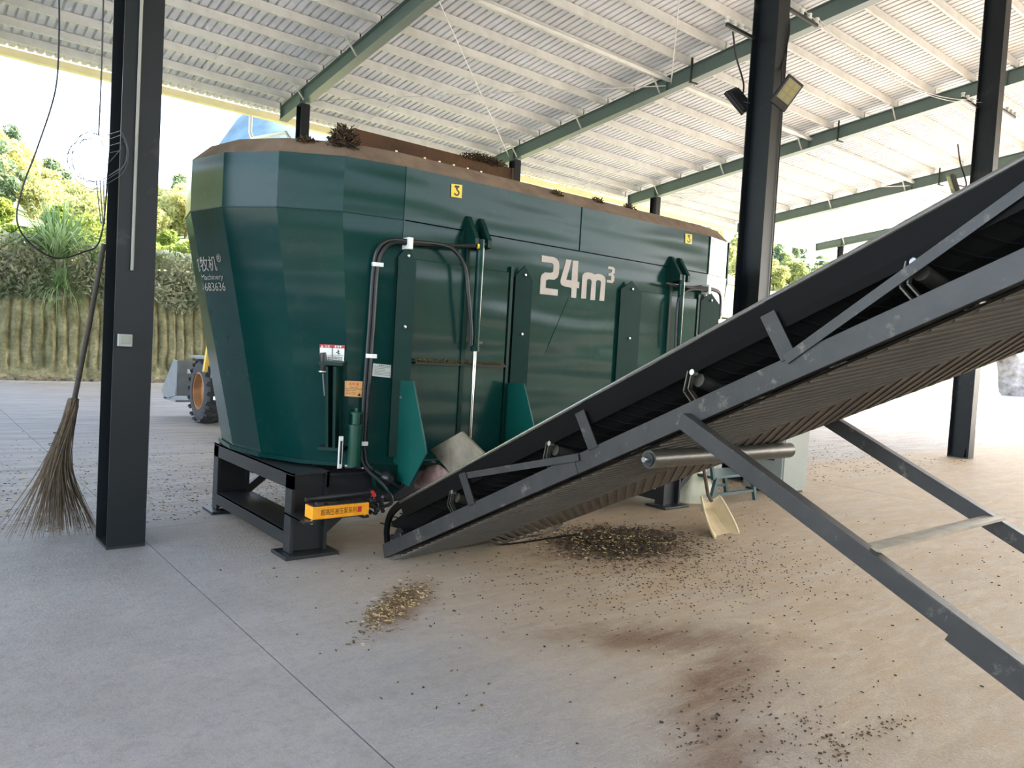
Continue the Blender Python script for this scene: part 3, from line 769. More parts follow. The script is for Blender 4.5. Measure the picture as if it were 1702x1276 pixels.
# feed clumps on the rim
def clump(c, rx, ry, rz_, nb, label, mats_, L=(.04, .13)):
    c = Vector(c); mb = MB()
    for q in range(nb):
        d = Vector((random.gauss(0,1), random.gauss(0,1), random.gauss(0,1))).normalized(); f = random.random()**.4
        p_ = c + V(d.x*rx*f, d.y*ry*f, abs(d.z)*rz_*f)
        dd = (d + Vector((random.uniform(-1,1), random.uniform(-1,1), random.uniform(-.6,.8)))).normalized()*random.uniform(*L)*.5
        mb.bar(p_-dd, p_+dd, random.uniform(.003, .009), random.uniform(.003, .008), mi=random.choice((0, 0, 1)))
    o = mb.build('feed_clump', mats_, None, loc=c, fixn=False); tag(o, label, 'feed', 'feed clumps left on the mixer rim', 'stuff'); return o
clump(on(572, 243, 0.0)+V(.02, .06, -.01), .11, .1, .17, 700, 'dark shaggy clump of feed at the left end of the rusty plate', ['feed_dark', 'feed_mid'])
clump(V(5.45, yd, zt-.02), .36, .05, .1, 500, 'dark heap of feed lying along the top of the rusty plate', ['feed_dark', 'feed_mid'], (.02, .07))
for x, y, lab in ((928, 323, 'small brown feed clump on the rim right of the rusty plate'), (998, 335, 'flat dark feed clump near the middle of the right rim'), (1051, 345, 'dark feed clump on the rim in front of the far column'), (515, 236, 'thin loose feed wisps on the rim left of the shaggy clump')):
    co = on(x, y+5, 0)
    clump(co+V(0, .05, .02), .09, .05, .05, 130, lab, ['feed_dark', 'feed_mid'], (.015, .05))

# ================================================================ BELT CONVEYOR
AL = math.atan(.48); CO = V(2.843, 4.926, .102)
ud = V(0, -math.cos(AL), math.sin(AL)); nd = V(0, math.sin(AL), math.cos(AL)); wd = V(1, 0, 0)
def cv(u, w, n_): return CO + ud*u + wd*w + nd*n_
CW, UL = 1.2, 7.4
conv = thing('belt_conveyor', 'dark inclined belt conveyor rising from the mixer door to the upper right', 'conveyor', (2.843+CW/2, 4.6, 0))
def cbox(mb, u0, u1, w0, w1, n0, n1, mi=0):
    return mb.obox(cv((u0+u1)/2, (w0+w1)/2, (n0+n1)/2), ud*((u1-u0)/2), wd*((w1-w0)/2), nd*((n1-n0)/2), mi)
for s in (0, 1):
    w0 = 0 if s == 0 else CW-.008; mb = MB(); cbox(mb, 0, UL, w0, w0+.008, -.1, 0)
    f0 = .008 if s == 0 else CW-.05
    cbox(mb, 0, UL, f0, f0+.042, -.008, 0); cbox(mb, 0, UL, f0, f0+.042, -.1, -.092)
    cbox(mb, 0, .012, f0, f0+.042, -.1, 0)
    mb.build('side_beam', 'conveyor_paint', conv, bevel=.002)
# splice plate and bead on the near beam
mb = MB(); cbox(mb, 2.2, 2.206, -.004, 0, -.1, .004); mb.build('weld_bead', 'worn_steel', conv)
for u in (1.2, 2.35, 3.55, 4.75, 6.0, 7.2):
    mb = MB(); cbox(mb, u, u+.05, .01, CW-.01, -.06, -.02); mb.build('cross_tie', 'conveyor_paint', conv)
    for w in (-.006, CW):
        mb = MB()
        mb.add([cv(u-.02, w, -.01), cv(u+.05, w, -.01), cv(u+.035, w-.015, .2), cv(u-.035, w-.015, .2), cv(u-.02, w+.006, -.01), cv(u+.05, w+.006, -.01), cv(u+.035, w-.009, .2), cv(u-.035, w-.009, .2)],
               [(0,1,2,3), (4,7,6,5), (0,4,5,1), (1,5,6,2), (2,6,7,3), (3,7,4,0)])
        mb.bar(cv(u+.01, w+.01, 0), cv(u, w, .19), .006, .05, (0, 0, 1))
        mb.build('skirt_post', 'conveyor_paint', conv)
# skirt boards with rolled top edge
for s, w in ((-1, 0.0), (1, CW)):
    mb = MB(); vs = []
    us = np.linspace(.36, UL, 12)
    for t in (0, .005):
        for u in us:
            for (dw, n_) in ((.016, .12), (.010, .16), (.0, .228+.0095*u)):
                vs.append(cv(u, w - s*(-dw) if False else w-s*dw*1.0 + s*t*0, n_+t*0) + wd*(t*s))
    m_ = 3; N_ = len(us); fs = []
    for L in (0, N_*m_):
        for i in range(N_-1):
            for j in range(m_-1): fs.append((L+i*m_+j, L+(i+1)*m_+j, L+(i+1)*m_+j+1, L+i*m_+j+1))
    mb.add(vs, fs); sk = mb.build('skirt_board', 'skirt_paint', conv, fixn=False)
    MB().tube([cv(u, w, .228+.0095*u) for u in us], .011, 10).build('rolled_edge', 'edge_glint_steel', sk, smooth='auto')
# bent guard at the foot end
def uvp(x, y, X=2.843):
    q = atX(x, y, X)-CO; return q.dot(ud), q.dot(nd)
gp = [uvp(641, 907), uvp(640, 880), uvp(646, 856), uvp(658, 842), uvp(676, 829)]
for w in (.0, CW-.03):
    pts = curve_pts([cv(u, w+.015, n_) for u, n_ in gp], 5)
    mb = MB()
    for i in range(len(pts)-1): mb.bar(pts[i], pts[i+1]+(pts[i+1]-pts[i])*.15, .05, .022, wd)
    mb.build('foot_guard', 'skirt_paint', conv)
mb = MB(); cbox(mb, .05, .1, .03, CW-.03, .02, .05); mb.build('foot_tie', 'conveyor_paint', conv)
# carrying belt: trough section
sec = [(.012, .175), (.16, .095), (.34, .045), (.5, .035), (.7, .035), (.86, .045), (1.04, .095), (1.188, .175)]
us = np.linspace(.16, UL+.1, 16); mb = MB(); vs = []
for t in (0, -.012):
    for u in us:
        for w, n_ in sec: vs.append(cv(u, w, n_+t*1.0-(.05 if u < .2 else 0)))
m_ = len(sec); N_ = len(us); fs = []
for L in (0, N_*m_):
    for i in range(N_-1):
        for j in range(m_-1): fs.append((L+i*m_+j, L+(i+1)*m_+j, L+(i+1)*m_+j+1, L+i*m_+j+1))
mb.add(vs, fs).build('carrying_belt', 'belt_rubber', conv, fixn=False)
mb = MB()
for q in range(70):
    u = .3+q*.1
    for i in range(m_-1):
        du = abs((sec[i][0]+sec[i+1][0])/2-.6); 
        mb.bar(cv(u-.5*abs(sec[i][0]-.6), sec[i][0], sec[i][1]-.0125), cv(u-.5*abs(sec[i+1][0]-.6), sec[i+1][0], sec[i+1][1]-.0125), .03, .004, nd)
tag(mb.build('belt_under_ribs', 'belt_rubber', conv, fixn=False), kind='stuff')
# return belt with chevron ribs
sec2 = [(.02, -.122), (.3, -.135), (.6, -.14), (.9, -.135), (1.185, -.122)]
mb = MB(); vs = []; us = np.linspace(.1, UL+.1, 14)
for t in (0, .01):
    for u in us:
        for w, n_ in sec2: vs.append(cv(u, w, n_+t+(.05*max(0, .5-u))))
m_ = 5; N_ = len(us); fs = []
for L in (0, N_*m_):
    for i in range(N_-1):
        for j in range(m_-1): fs.append((L+i*m_+j, L+(i+1)*m_+j, L+(i+1)*m_+j+1, L+i*m_+j+1))
rb = mb.add(vs, fs).build('return_belt', 'return_rubber', conv, fixn=False)
mb = MB()
for q in range(84):
    u = .5+q*.083
    for (wa, wb, na, nb) in ((.04, .3, -.124, -.137), (.3, .6, -.137, -.142), (.6, .9, -.142, -.137), (.9, 1.145, -.137, -.125)):
        mb.bar(cv(u-1.0*abs(wa-.6), wa, na), cv(u-1.0*abs(wb-.6), wb, nb), .024, .008, nd)
tag(mb.build('chevron_ribs', 'return_rubber', conv, fixn=False), kind='stuff')
# idlers: bracket, end cap, inclined roller
for u in (.98, 2.0, 3.05, 4.1, 5.15, 6.2):
    for s in (0, 1):
        W = (lambda w: w) if s == 0 else (lambda w: CW-w)
        mb = MB(); 
        for q in (-.014, .014):
            mb.bar(cv(u+.0+q, W(.02), -.01), cv(u-.02+q, W(.012), .06), .006, .03, (1,0,0)); mb.bar(cv(u-.02+q, W(.012), .06), cv(u+.03+q, W(.02), .14), .006, .028, (1,0,0))
        br = mb.build('idler_bracket', 'worn_steel', conv)
        MB().tube([cv(u+.04, W(.0), .125), cv(u+.04, W(.03), .12)], .014, 10).build('idler_bolt', 'steel', br, smooth='auto')
        MB().tube([cv(u+.04, W(.035), .085), cv(u+.04, W(.34), .0)], .032, 14).build('idler_roller', 'worn_steel', conv, smooth='auto')
    MB().tube([cv(u+.04, .36, -.004), cv(u+.04, CW-.36, -.004)], .032, 14).build('idler_roller', 'worn_steel', conv, smooth='auto')
MB().tube([cv(.2, .04, 0), cv(.2, CW-.04, 0)], .075, 20).build('tail_pulley', 'black_rubber', conv, smooth='auto')
for w in (.01, CW-.05): 
    mb = MB(); cbox(mb, .13, .27, w, w+.04, -.01, .03); mb.build('pulley_bearing', 'black_plastic', conv, bevel=.006)
rr = MB().tube([cv(2.72, -.02, -.178), cv(2.72, 1.21, -.178)], .045, 20).build('return_roller', 'worn_steel', conv, smooth='auto')
MB().tube([cv(2.72, -.06, -.178), cv(2.72, 1.26, -.178)], .013, 10).build('roller_shaft', 'steel', rr, smooth='auto')
for w in (-.02, 1.2): MB().tube([cv(2.72, w-.008, -.178), cv(2.72, w+.012, -.178)], .033, 16).build('roller_end', 'black_plastic', rr, smooth='auto')
# flat diagonal braces on the near side
for (ua, na, ub, nb) in ((1.16, .19, 2.25, -.02), (3.55, -.01, 5.0, .262), (5.0, .262, 6.6, -.01)):
    MB().bar(cv(ua, -.008, na), cv(ub, -.008, nb), .006, .04, nd).build('diagonal_brace', 'conveyor_paint', conv)
# undercarriage struts
sA = lambda x: V(x, 2.2, 1.33)
sB = lambda x: V(x, -.36, .12)
for x, ya in ((2.815, 0), (2.843+CW+.03, 0)):
    a, c = sA(x), sB(x); st = MB().bar(a, c, .06, .075, (0, 0, 1)).build('strut', 'conveyor_paint', conv, bevel=.004)
    m1 = a.lerp(c, .47); MB().bar(m1+V(0, 0, -.012), c+V(0, 0, -.012), .072, .09, (0,0,1)).build('strut_sleeve', 'conveyor_paint', st)
    MB().lathe([(.05, -.05), (.12, -.05), (.14, -.03), (.14, .03), (.12, .05), (.05, .05)], (x, -.36, .14), (1, 0, 0), 24).build('wheel', 'tyre', conv, smooth='auto')
MB().tube([(2.76, -.36, .14), (4.13, -.36, .14)], .025, 10).build('axle', 'frame_paint', conv, smooth='auto')
cA, cB = V(2.82, 1.31, .945), V(4.07, 1.31, .945)
MB().bar(cA, cB, .075, .012, (0, 0, 1)).build('strut_tie', 'worn_flat', conv)
# hopper plates between mixer door and belt
XH = 3.25
q = [atX(x, y, XH) for x, y in ((715,747), (767,717), (804,753), (752,790))]
MB().prism(q, (.02, 0, 0)).build('hopper_plate', 'worn_flat', conv)
simple('hopper_wood', srgb(128, 98, 92), .8, 0, .35, 12, .3, dirt=srgb(176, 160, 140), dirt_amt=.35, dirt_scale=8)
q = [atX(x, y, XH-.02) for x, y in ((718,766), (752,790), (742,806), (690,812), (688,804))]
MB().prism(q, (.018, 0, 0)).build('hopper_board', 'hopper_wood', conv)
# conveyor cable
ca = MB().tube(curve_pts([V(3.9, 3.9, .3), atZ(835, 905, .02), atZ(870, 893, .012), atZ(905, 886, .012), atZ(935, 870, .012), V(4.9, 5.6, .012)], 6), .008, 6).build('power_cable', 'black_rubber', conv)

# ================================================================ THINGS ROUND THE MIXER
# yellow hydraulic hand pump on its shelf
yp = 4.95; p0, p1 = atY(519, 862, yp), atY(613, 851, yp); pt = atY(519, 839, yp)
xa, xb, za, zb = p0.x, p1.x, .335, .425
pump = thing('hydraulic_hand_pump', 'orange yellow hydraulic hand pump with black lever beside the mixer stand', 'pump', ((xa+xb)/2, yp+.06, za))
MB().box((xa, yp, za), (xb, yp+.13, zb)).build('oil_tank', 'pump_orange', pump, bevel=.004)
mb = MB(); vs, fs = text2d('超高压液压泵系列'); L = xb-xa
mb.add([V(xa+L*(.14+.63*a), yp-.002, za+.025+.045*b_) for a, b_ in vs], fs); mb.build('pump_lettering', 'black_print', pump, fixn=False)
MB().add([V(xa+L*.79, yp-.002, za+.028), V(xa+L*.86, yp-.002, za+.028), V(xa+L*.86, yp-.002, za+.068), V(xa+L*.79, yp-.002, za+.068)], [(0,1,2,3)]).build('seal_mark', 'red_print', pump, fixn=False)
mb = MB().box((xa+.01, yp+.01, zb-.004), (xb-.01, yp+.12, zb+.006)); mb.box((xa+.05, yp+.03, zb), (xa+.1, yp+.08, zb+.022)); mb.box((xa+.14, yp+.05, zb), (xa+.22, yp+.09, zb+.015)); mb.build('tank_lid', 'worn_steel', pump)
MB().tube([(xa-.035, yp+.05, zb+.05), (xa+.06, yp+.05, zb+.052), (xa+.065, yp+.05, zb+.052), (xb+.03, yp+.05, zb+.06)], [.016, .016, .019, .019], 12).build('pump_lever', 'black_plastic', pump, smooth='auto')
MB().tube([(xb+.035, yp+.03, zb+.075), (xb+.06, yp+.03, zb+.035)], .014, 10).build('release_knob', 'red_plastic', pump, smooth='auto')
mb = MB()
for q in range(16):
    c = V(xb+.06+random.random()*.1, yp+.02+random.random()*.12, za-.02+random.random()*.16); s = random.uniform(.014, .03)
    mb.lathe([(0, -s), (s, -s), (s, s*.4), (s*.5, s), (0, s)], c, (random.uniform(-1,1), random.uniform(-1,1), random.uniform(0,1)), 7)
mb.build('valve_block', 'black_plastic', pump)
mb = MB().box((xa-.06, yp-.005, za-.022), (xa+.03, 5.3, za-.006)); mb.box((xb-.05, yp-.005, za-.022), (xb, 5.3, za-.006)); mb.box((xa-.06, yp+.06, za-.02), (xb, 5.3, za-.008))
mb.build('pump_shelf', 'frame_paint', mix)
for x in (xa+.0, xb-.03): MB().tube([(x, yp+.005, za-.03), (x, yp+.005, za+.0)], .01, 8).build('shelf_bolt', 'steel', pump)

# twig broom leaning on the left column
top = atY(173, 405, 6.18); tie = atY(122, 672, 6.32); foot = V(.72, 6.42, .0)
broom = thing('twig_broom', 'twig besom broom leaning upright against the left column', 'broom', (foot.x, foot.y, 0))
MB().tube([top, top.lerp(tie, .5)+V(.004, 0, 0), tie, tie.lerp(foot, .2)], [.017, .018, .019, .019], 10).build('handle', 'broom_stick', broom, smooth='auto')
mb = MB(); axd = (foot-tie).normalized()
fc = atZ(98, 880, 0)
for q in range(230):
    a = random.uniform(0, 6.283); rr_ = .035*math.sqrt(random.random())
    st = tie + V(rr_*math.cos(a), rr_*math.sin(a), random.uniform(-.02, .05))
    ex = fc.x + random.gauss(-.03, .15)*1.0; ex = max(fc.x-.42, min(fc.x+.22, ex)); ey = 6.5+random.uniform(-.12, .25)
    end = V(ex, ey, random.uniform(.004, .07))
    mdl = st.lerp(end, .48)*.58 + (st+axd*((end-st).length*.48))*.42
    mb.tube(curve_pts([st, mdl, end], 4), [.0045]*5+[.0035, .0026, .0018, .001], 3, cap=False)
tag(mb.build('twigs', 'twig', broom, fixn=False), kind='stuff')
mb = MB()
for f in (.22, .3): 
    c = tie.lerp(foot, f); mb.lathe([(.046+.05*f, -.003), (.049+.05*f, 0), (.046+.05*f, .003)], c, axd, 14)
mb.build('binding_wire', 'zinc_wire', broom)

# drooping cable that hangs from the roof to the column, and a coil of wire
mb = MB().tube(curve_pts([atY(98, -5, 6.25), atY(98, 60, 6.25), atY(92, 150, 6.25), atY(63, 243, 6.25), atY(38, 310, 6.25), atY(28, 365, 6.25), atY(48, 402, 6.25), atY(90, 428, 6.25), atY(135, 420, 6.25), atY(168, 392, 6.25), V(1.19, 6.3, 2.9)], 8), .006, 6)
tag(mb.build('hanging_cable', 'black_rubber', None, loc=atY(98, 0, 6.25)), 'thin dark cable looping down from the roof left of the left column', 'cable')
mb = MB()
cc = atY(176, 262, 6.2)
for q in range(5):
    rx = random.uniform(.12, .17); rz2 = random.uniform(.15, .22); dx = random.uniform(-.07, .05); tl = random.uniform(-.4, .4)
    pts = [cc+V(dx+rx*math.cos(t)*.9, .0+.05*math.sin(t+tl)-.0, rz2*math.sin(t)+.04*q/7) for t in np.linspace(0, 6.3, 22)]
    pts = [V(p.x, 6.42+.06*math.cos(p.z*9), p.z) if p.x < 1.19 else V(p.x, 5.97, p.z) for p in pts]
    mb.tube(pts, .0024, 4)
for q in range(3): mb.tube([atY(160+q*6, 300, 6.3), atY(168+q*3, 372, 6.3)], .004, 4)
tag(mb.build('wire_coil', 'zinc_wire', None, loc=cc), 'tangled coil of thin wire hung on the left column', 'wire')
MB_ = MB().tube([atY(172, -5, 6.5), atY(169, 110, 6.5), atY(164, 225, 6.5)], .006, 5)
tag(MB_.build('hanging_rope', 'black_rubber', None, loc=atY(172, 0, 6.5)), 'thin straight cord hanging beside the left edge of the left column', 'cord')

# floodlights
def floodlight(c, fwd, up, label):
    t = thing('floodlight', label, 'lamp', c, 'floodlights on the columns'); c = Vector(c)
    fwd = Vector(fwd).normalized(); sd = fwd.cross(Vector(up)).normalized(); up = sd.cross(fwd)
    MB().obox(c, sd*.13, up*.2, fwd*.03).build('housing', 'frame_paint', t, bevel=.01)
    ln = MB().obox(c+fwd*.031+up*.03, sd*.105, up*.135, fwd*.004).build('lens', 'lamp_lens', t)
    mb = MB()
    for i in (-1, 1):
        for j in (-1, 0, 1): mb.obox(c+fwd*.037+sd*(.045*i)+up*(.03+.085*j), sd*.035, up*.034, fwd*.003)
    mb.build('led_panel', 'led_chip', ln)
    mb = MB()
    for k_ in range(7): mb.obox(c-fwd*.045+sd*(-.1+.033*k_), sd*.004, up*.16, fwd*.016)
    mb.build('heat_fins', 'frame_paint', t)
    return t
f1 = atY(1307, 155, 5.75)
floodlight(f1, (-.45, -.75, -.35), (.45, 0, .9), 'floodlight facing the yard with yellow LED panels, right side of the middle column')
f2 = atY(1228, 168, 6.45)
floodlight(f2, (.25, .85, -.45), (-.45, .2, .85), 'floodlight seen from behind, left side of the middle column')
f3 = atY(1583, 305, 6.4)
floodlight(f3, (-.5, .7, -.4), (-.3, .0, .9), 'floodlight on the left side of the right column above the belt')
for c, cx_, y_ in ((f1, 9.2, 5.95), (f2, 9.03, 6.3), (f3, 16.47, 6.2)):
    MB().bar(c, (cx_, y_, c.z-.05), .03, .012).build('lamp_bracket', 'frame_paint', col_r if cx_ > 12 else col_m)
def wire(pts, label, r=.006, name='power_cable', mat_='black_rubber'):
    mb = MB().tube(curve_pts(pts, 6), r, 5); tag(mb.build(name, mat_, None, loc=pts[0]), label, 'cable')
wire([atY(1312, 30, 5.95), atY(1311, 60, 5.93), atY(1300, 110, 5.92), f1+V(-.05, .03, 0)], 'black lamp cable drooping to the right-hand floodlight of the middle column', .012)
wire([atY(1218, 52, 6.3), atY(1224, 95, 6.35), atY(1236, 140, 6.38), f2+V(.05, 0, .02)], 'black lamp cable drooping to the left-hand floodlight of the middle column', .012)
wire([atY(1592, 240, 6.2), atY(1596, 270, 6.3), atY(1606, 308, 6.35), f3+V(.1, 0, 0)], 'black lamp cable on the left side of the right column', .014)
wire([V(9.23, 5.915, 6.2), V(9.235, 5.915, 4), V(9.24, 5.915, 2.2)], 'thin black cable running down the face of the middle column', .008)
for q, lab in ((.45, 'lower of the two pale wires strung from the middle to the right column'), (.98, 'upper of the two pale wires strung from the middle to the right column')):
    a = V(9.24+.75*q, 5.95, 6.53); c = V(16.46-.8*(1-q)*.5, 6.15, 7.0)
    pts = [a.lerp(c, t)-V(0, 0, .35*4*t*(1-t)) for t in np.linspace(0, 1, 7)]
    wire(pts, lab, .006, 'overhead_wire', 'wire_light')

# grey cabinet
cab = thing('control_cabinet', 'pale grey control cabinet on the floor behind the conveyor strut', 'cabinet', (8.87, 5.4, 0))
MB().box((8.57, 5.14, .03), (9.17, 5.68, 1.55)).build('cabinet_body', 'cabinet_paint', cab, bevel=.008)
MB().box((8.55, 5.12, 1.55), (9.19, 5.70, 1.58)).build('cabinet_top', 'cabinet_paint', cab, bevel=.004)
MB().box((8.6, 5.17, 0), (9.14, 5.65, .03)).build('plinth', 'frame_paint', cab)
dr = MB().box((8.60, 5.128, .08), (9.14, 5.14, 1.5)).build('cabinet_door', 'cabinet_paint', cab, bevel=.003)
MB().box((9.08, 5.105, .8), (9.105, 5.128, .92)).build('door_handle', 'black_plastic', dr, bevel=.003)
lv = MB()
for q in range(6): lv.box((8.562, 5.25, .42+.04*q), (8.57, 5.55, .44+.04*q))
lv.build('louvre', 'frame_paint', cab)

# white shovel leaning against the conveyor strut
sh = thing('shovel', 'cream plastic grain shovel standing blade down under the conveyor', 'shovel', (6.05, 4.15, 0))
hb = atY(1177, 822, 4.62); ht = atY(1170, 780, 4.78)
MB().tube([hb+V(0, -.05, -.06), hb, ht, ht+(ht-hb)*3.4], .019, 10).build('handle', 'wood_handle', sh, smooth='auto')
tl, tr_ = atY(1166, 826, 4.6), atY(1196, 824, 4.6); bl, br_ = atZ(1192, 893, .012), atZ(1226, 886, .012)
ml, mr = tl.lerp(bl, .5)+V(-.055, -.0, 0), tr_.lerp(br_, .5)+V(.03, 0, 0)
nn = (tr_-tl).cross(bl-tl).normalized()
if nn.dot(CPOS-tl) < 0: nn = -nn
mb = MB(); vs = []; NU, NV = 12, 12
for t in (0, .006):
    for j in range(NV+1):
        v = j/NV; L_ = tl.lerp(bl, v)+(V(-.05, 0, 0)*math.sin(v*2.4)*1.0); R2_ = tr_.lerp(br_, v)+V(.03, 0, 0)*math.sin(v*2.6)
        dep = .12*(1-v*.7) if v > .06 else .06
        for i in range(NU+1):
            u = i/NU; prof = min(1, 4.5*min(u, 1-u)); rib = .008*(1 if i in (4, 8) else 0)*(1 if .15 < v < .85 else 0)
            vs.append(L_.lerp(R2_, u)-nn*(dep*prof-rib+t))
N1 = (NU+1)*(NV+1); fs = []
for L_ in (0, N1):
    for j in range(NV):
        for i in range(NU): fs.append((L_+j*(NU+1)+i, L_+j*(NU+1)+i+1, L_+(j+1)*(NU+1)+i+1, L_+(j+1)*(NU+1)+i))
edge = [j*(NU+1) for j in range(NV+1)]+[NV*(NU+1)+i for i in range(1, NU+1)]+[j*(NU+1)+NU for j in range(NV-1, -1, -1)]+[i for i in range(NU-1, 0, -1)]
for a, c in zip(edge, edge[1:]+edge[:1]): fs.append((a, c, c+N1, a+N1))
bl_o = mb.add(vs, fs).build('blade', 'shovel_plastic', sh, smooth='auto')
rim = [Vector(vs[i]) for i in edge if i not in edge[NV+1:NV+NU]]
MB().tube([Vector(vs[i]) for i in edge[::-1][:0]+[NV*(NU+1)]+[j*(NU+1) for j in range(NV-1, -1, -1)]+list(range(1, NU+1))+[j*(NU+1)+NU for j in range(1, NV+1)]], .012, 8).build('blade_rim', 'shovel_plastic', bl_o, smooth='auto')

# covered motor under a cloth sack
sc_ = atZ(1168, 838, 0)+V(.12, .25, 0)
mb = MB(); vs = []; NA, NH = 22, 9
for j in range(NH+1):
    v = j/NH; 
    for i in range(NA):
        a = 2*math.pi*i/NA; rr_ = (.30-.2*v**1.6)*(1+.14*math.sin(3*a+v*2)+.07*math.sin(7*a)); vs.append(sc_+V(rr_*math.cos(a)*1.15, rr_*math.sin(a)*.8, .42*v+(.03*math.sin(5*a) if j == NH else 0)))
fs = [(j*NA+i, j*NA+(i+1)%NA, (j+1)*NA+(i+1)%NA, (j+1)*NA+i) for j in range(NH) for i in range(NA)] + [tuple(range(NH*NA, (NH+1)*NA))]
o = mb.add(vs, fs).build('feed_sack', 'sack_cloth', None, loc=sc_, smooth=True)
tag(o, 'crumpled cream sack on the floor between the mixer leg and the shovel', 'sack')
# dark green tube bench
be = thing('low_bench', 'low dark green tube-legged bench behind the conveyor strut', 'bench', (7.65, 5.2, 0))
bx0, bx1, by0, by1 = 7.1, 7.95, 5.1, 5.5
MB().box((bx0+.02, by0-.01, .3), (bx1, by1, .33)).build('bench_top', 'bench_green', be, bevel=.004)
for (x, y, s) in ((bx0+.08, by0, -1), (bx1-.08, by0, 1), (bx0+.08, by1, -1), (bx1-.08, by1, 1)):
    MB().bar((x, y, .31), (x+s*.1, y, .0), .04, .04, (0,1,0)).build('leg', 'bench_green', be)
for y in (by0, by1): MB().bar((bx0, y, .12), (bx1+.0, y, .12), .03, .03).build('stretcher', 'bench_green', be)
MB().bar((bx0+.02, by0, .3), (bx0-.1, by0-.02, .62), .035, .035, (0,1,0)).build('back_post', 'bench_green', be)
# ---- wheel loader, mostly hidden behind the mixer
ld = thing('wheel_loader', 'yellow wheel loader parked behind the left end of the mixer', 'loader', (5.1, 12.8, 0))
def wheel(x, y, out):
    o = V(x, y, .575); ax = V(out, 0, 0)
    w = MB().lathe([(.30, .12), (.33, .15), (.44, .165), (.53, .13), (.555, .1), (.56, -.1), (.53, -.14), (.33, -.16), (.3, -.14)], o, ax, 32).build('tyre', 'tyre', ld, smooth='auto')
    mb = MB()
    for k_ in range(20):
        a = 2*math.pi*k_/20
        for s in (-1, 1):
            e1_ = V(0, math.cos(a), math.sin(a)); a2 = a+.13; e2 = V(0, math.cos(a2), math.sin(a2))
            mb.bar(o+ax*(.165*s)+e1_*.545, o+ax*(.0)+e2*.565, .07, .04, e1_)
    mb.build('tread_lugs', 'tyre', w)
    MB().lathe([(.32, .16), (.335, .15), (.3, .14), (.27, .02), (.12, -.0), (.1, .06), (0, .07)], o, ax, 28).build('rim', 'rim_orange', w, smooth='auto')
for x, out in ((4.32, -1), (5.9, 1)):
    for y in (13.95, 11.7): wheel(x, y, out)
MB().box((4.62, 10.7, .6), (5.6, 12.7, 1.55)).build('engine_hood', 'loader_yellow', ld, bevel=.05)
MB().box((4.7, 12.7, .55), (5.52, 14.4, 1.05)).build('front_chassis', 'loader_yellow', ld, bevel=.03)
cbn = MB()
for x in (4.6, 5.58):
    for y in (11.9, 13.0): cbn.box((x, y, 1.5), (x+.06, y+.06, 2.5))
cbn.box((4.55, 11.85, 2.5), (5.7, 13.12, 2.6)); cbn.build('cab', 'loader_yellow', ld, bevel=.01)
MB().box((4.62, 11.95, 1.55), (5.62, 13.02, 2.48)).build('cab_glass', 'cab_glass', ld)
# lift tower beside the front wheel with rungs
mb = MB(); 
for x in (4.06, 4.4): mb.bar((x, 13.25, .95), (x+.1, 13.2, 2.0), .06, .09, (0,1,0))
mb.build('lift_tower', 'loader_yellow', ld, bevel=.005)
for q in range(4): MB().bar((4.08+.02*q, 13.24, 1.1+.22*q), (4.46+.02*q, 13.24, 1.1+.22*q), .05, .1).build('tower_rung', 'loader_yellow', ld)
for x in (4.75, 5.45): MB().bar((x, 13.4, 1.6), (x, 15.0, .6), .08, .14).build('lift_arm', 'loader_yellow', ld)
mb = MB().prism([V(4.02, 14.75, 1.06), V(4.02, 15.0, 1.08), V(4.02, 15.75, .45), V(4.02, 15.5, .3), V(4.02, 14.8, .42)], (.03, 0, 0)); mb.prism([V(6.1, 14.75, 1.06), V(6.1, 15.0, 1.08), V(6.1, 15.75, .45), V(6.1, 15.5, .3), V(6.1, 14.8, .42)], (.03, 0, 0))
mb.box((4.02, 14.73, .42), (6.13, 14.77, 1.08)); mb.box((4.02, 14.77, .3), (6.13, 15.6, .34)); mb.build('bucket', 'loader_grey', ld)
MB().box((4.2, 14.722, .84), (4.32, 14.73, .92)).build('bucket_sticker', 'white_label', ld)
mb = MB()
mb.box((4.15, 13.2, 1.15), (4.6, 14.5, 1.19)); mb.box((4.15, 13.2, .85), (4.6, 13.23, 1.19)); mb.build('mudguard', 'loader_grey', ld)
for z in (.48, .80): MB().box((4.2, 13.1, z), (4.42, 13.2, z+.06)).build('step', 'white_label', ld)
# ================================================================ FLOOR LITTER
def litter(name, mats_, nb, gen, label, cat, L=(.01, .05), T=(.002, .006)):
    mb = MB()
    for q in range(nb):
        x, y, z = gen(); a = random.uniform(0, 6.283); l_ = random.uniform(*L); t = random.uniform(*T)
        mb.bar((x, y, z+t), (x+l_*math.cos(a), y+l_*math.sin(a), z+t+random.uniform(0, .3*l_)*(1 if z > .01 else .1)), t*random.uniform(1, 3), t*1.6, mi=random.randrange(len(mats_)))
    o = mb.build(name, mats_, None, fixn=False); tag(o, label, cat, None, 'stuff'); return o
def pile():
    x = 4.87+random.gauss(0, .3)+.05; y = 4.42+random.gauss(0, .23); d2 = ((x-4.9)/.55)**2+((y-4.42)/.42)**2
    return x, y, max(0, .05*math.exp(-d2))*random.random()
litter('feed_pile', ['feed_dark']*5+['feed_mid']*4+['straw'], 6500, pile, 'dark spilled pile of chopped feed on the floor under the conveyor', 'feed', (.006, .035), (.0015, .004))
def scat():
    x = 4.6+random.gauss(0, .75); y = 3.7+random.gauss(0, .5); return x, y, 0
litter('feed_scatter', ['feed_dark', 'feed_dark', 'feed_mid'], 1500, scat, 'dark feed crumbs scattered over the floor in front of the pile', 'feed', (.004, .016), (.001, .003))
def chunks():
    x = random.uniform(1.7, 8.5); y = random.uniform(1.3, 5.2); return x, y, 0
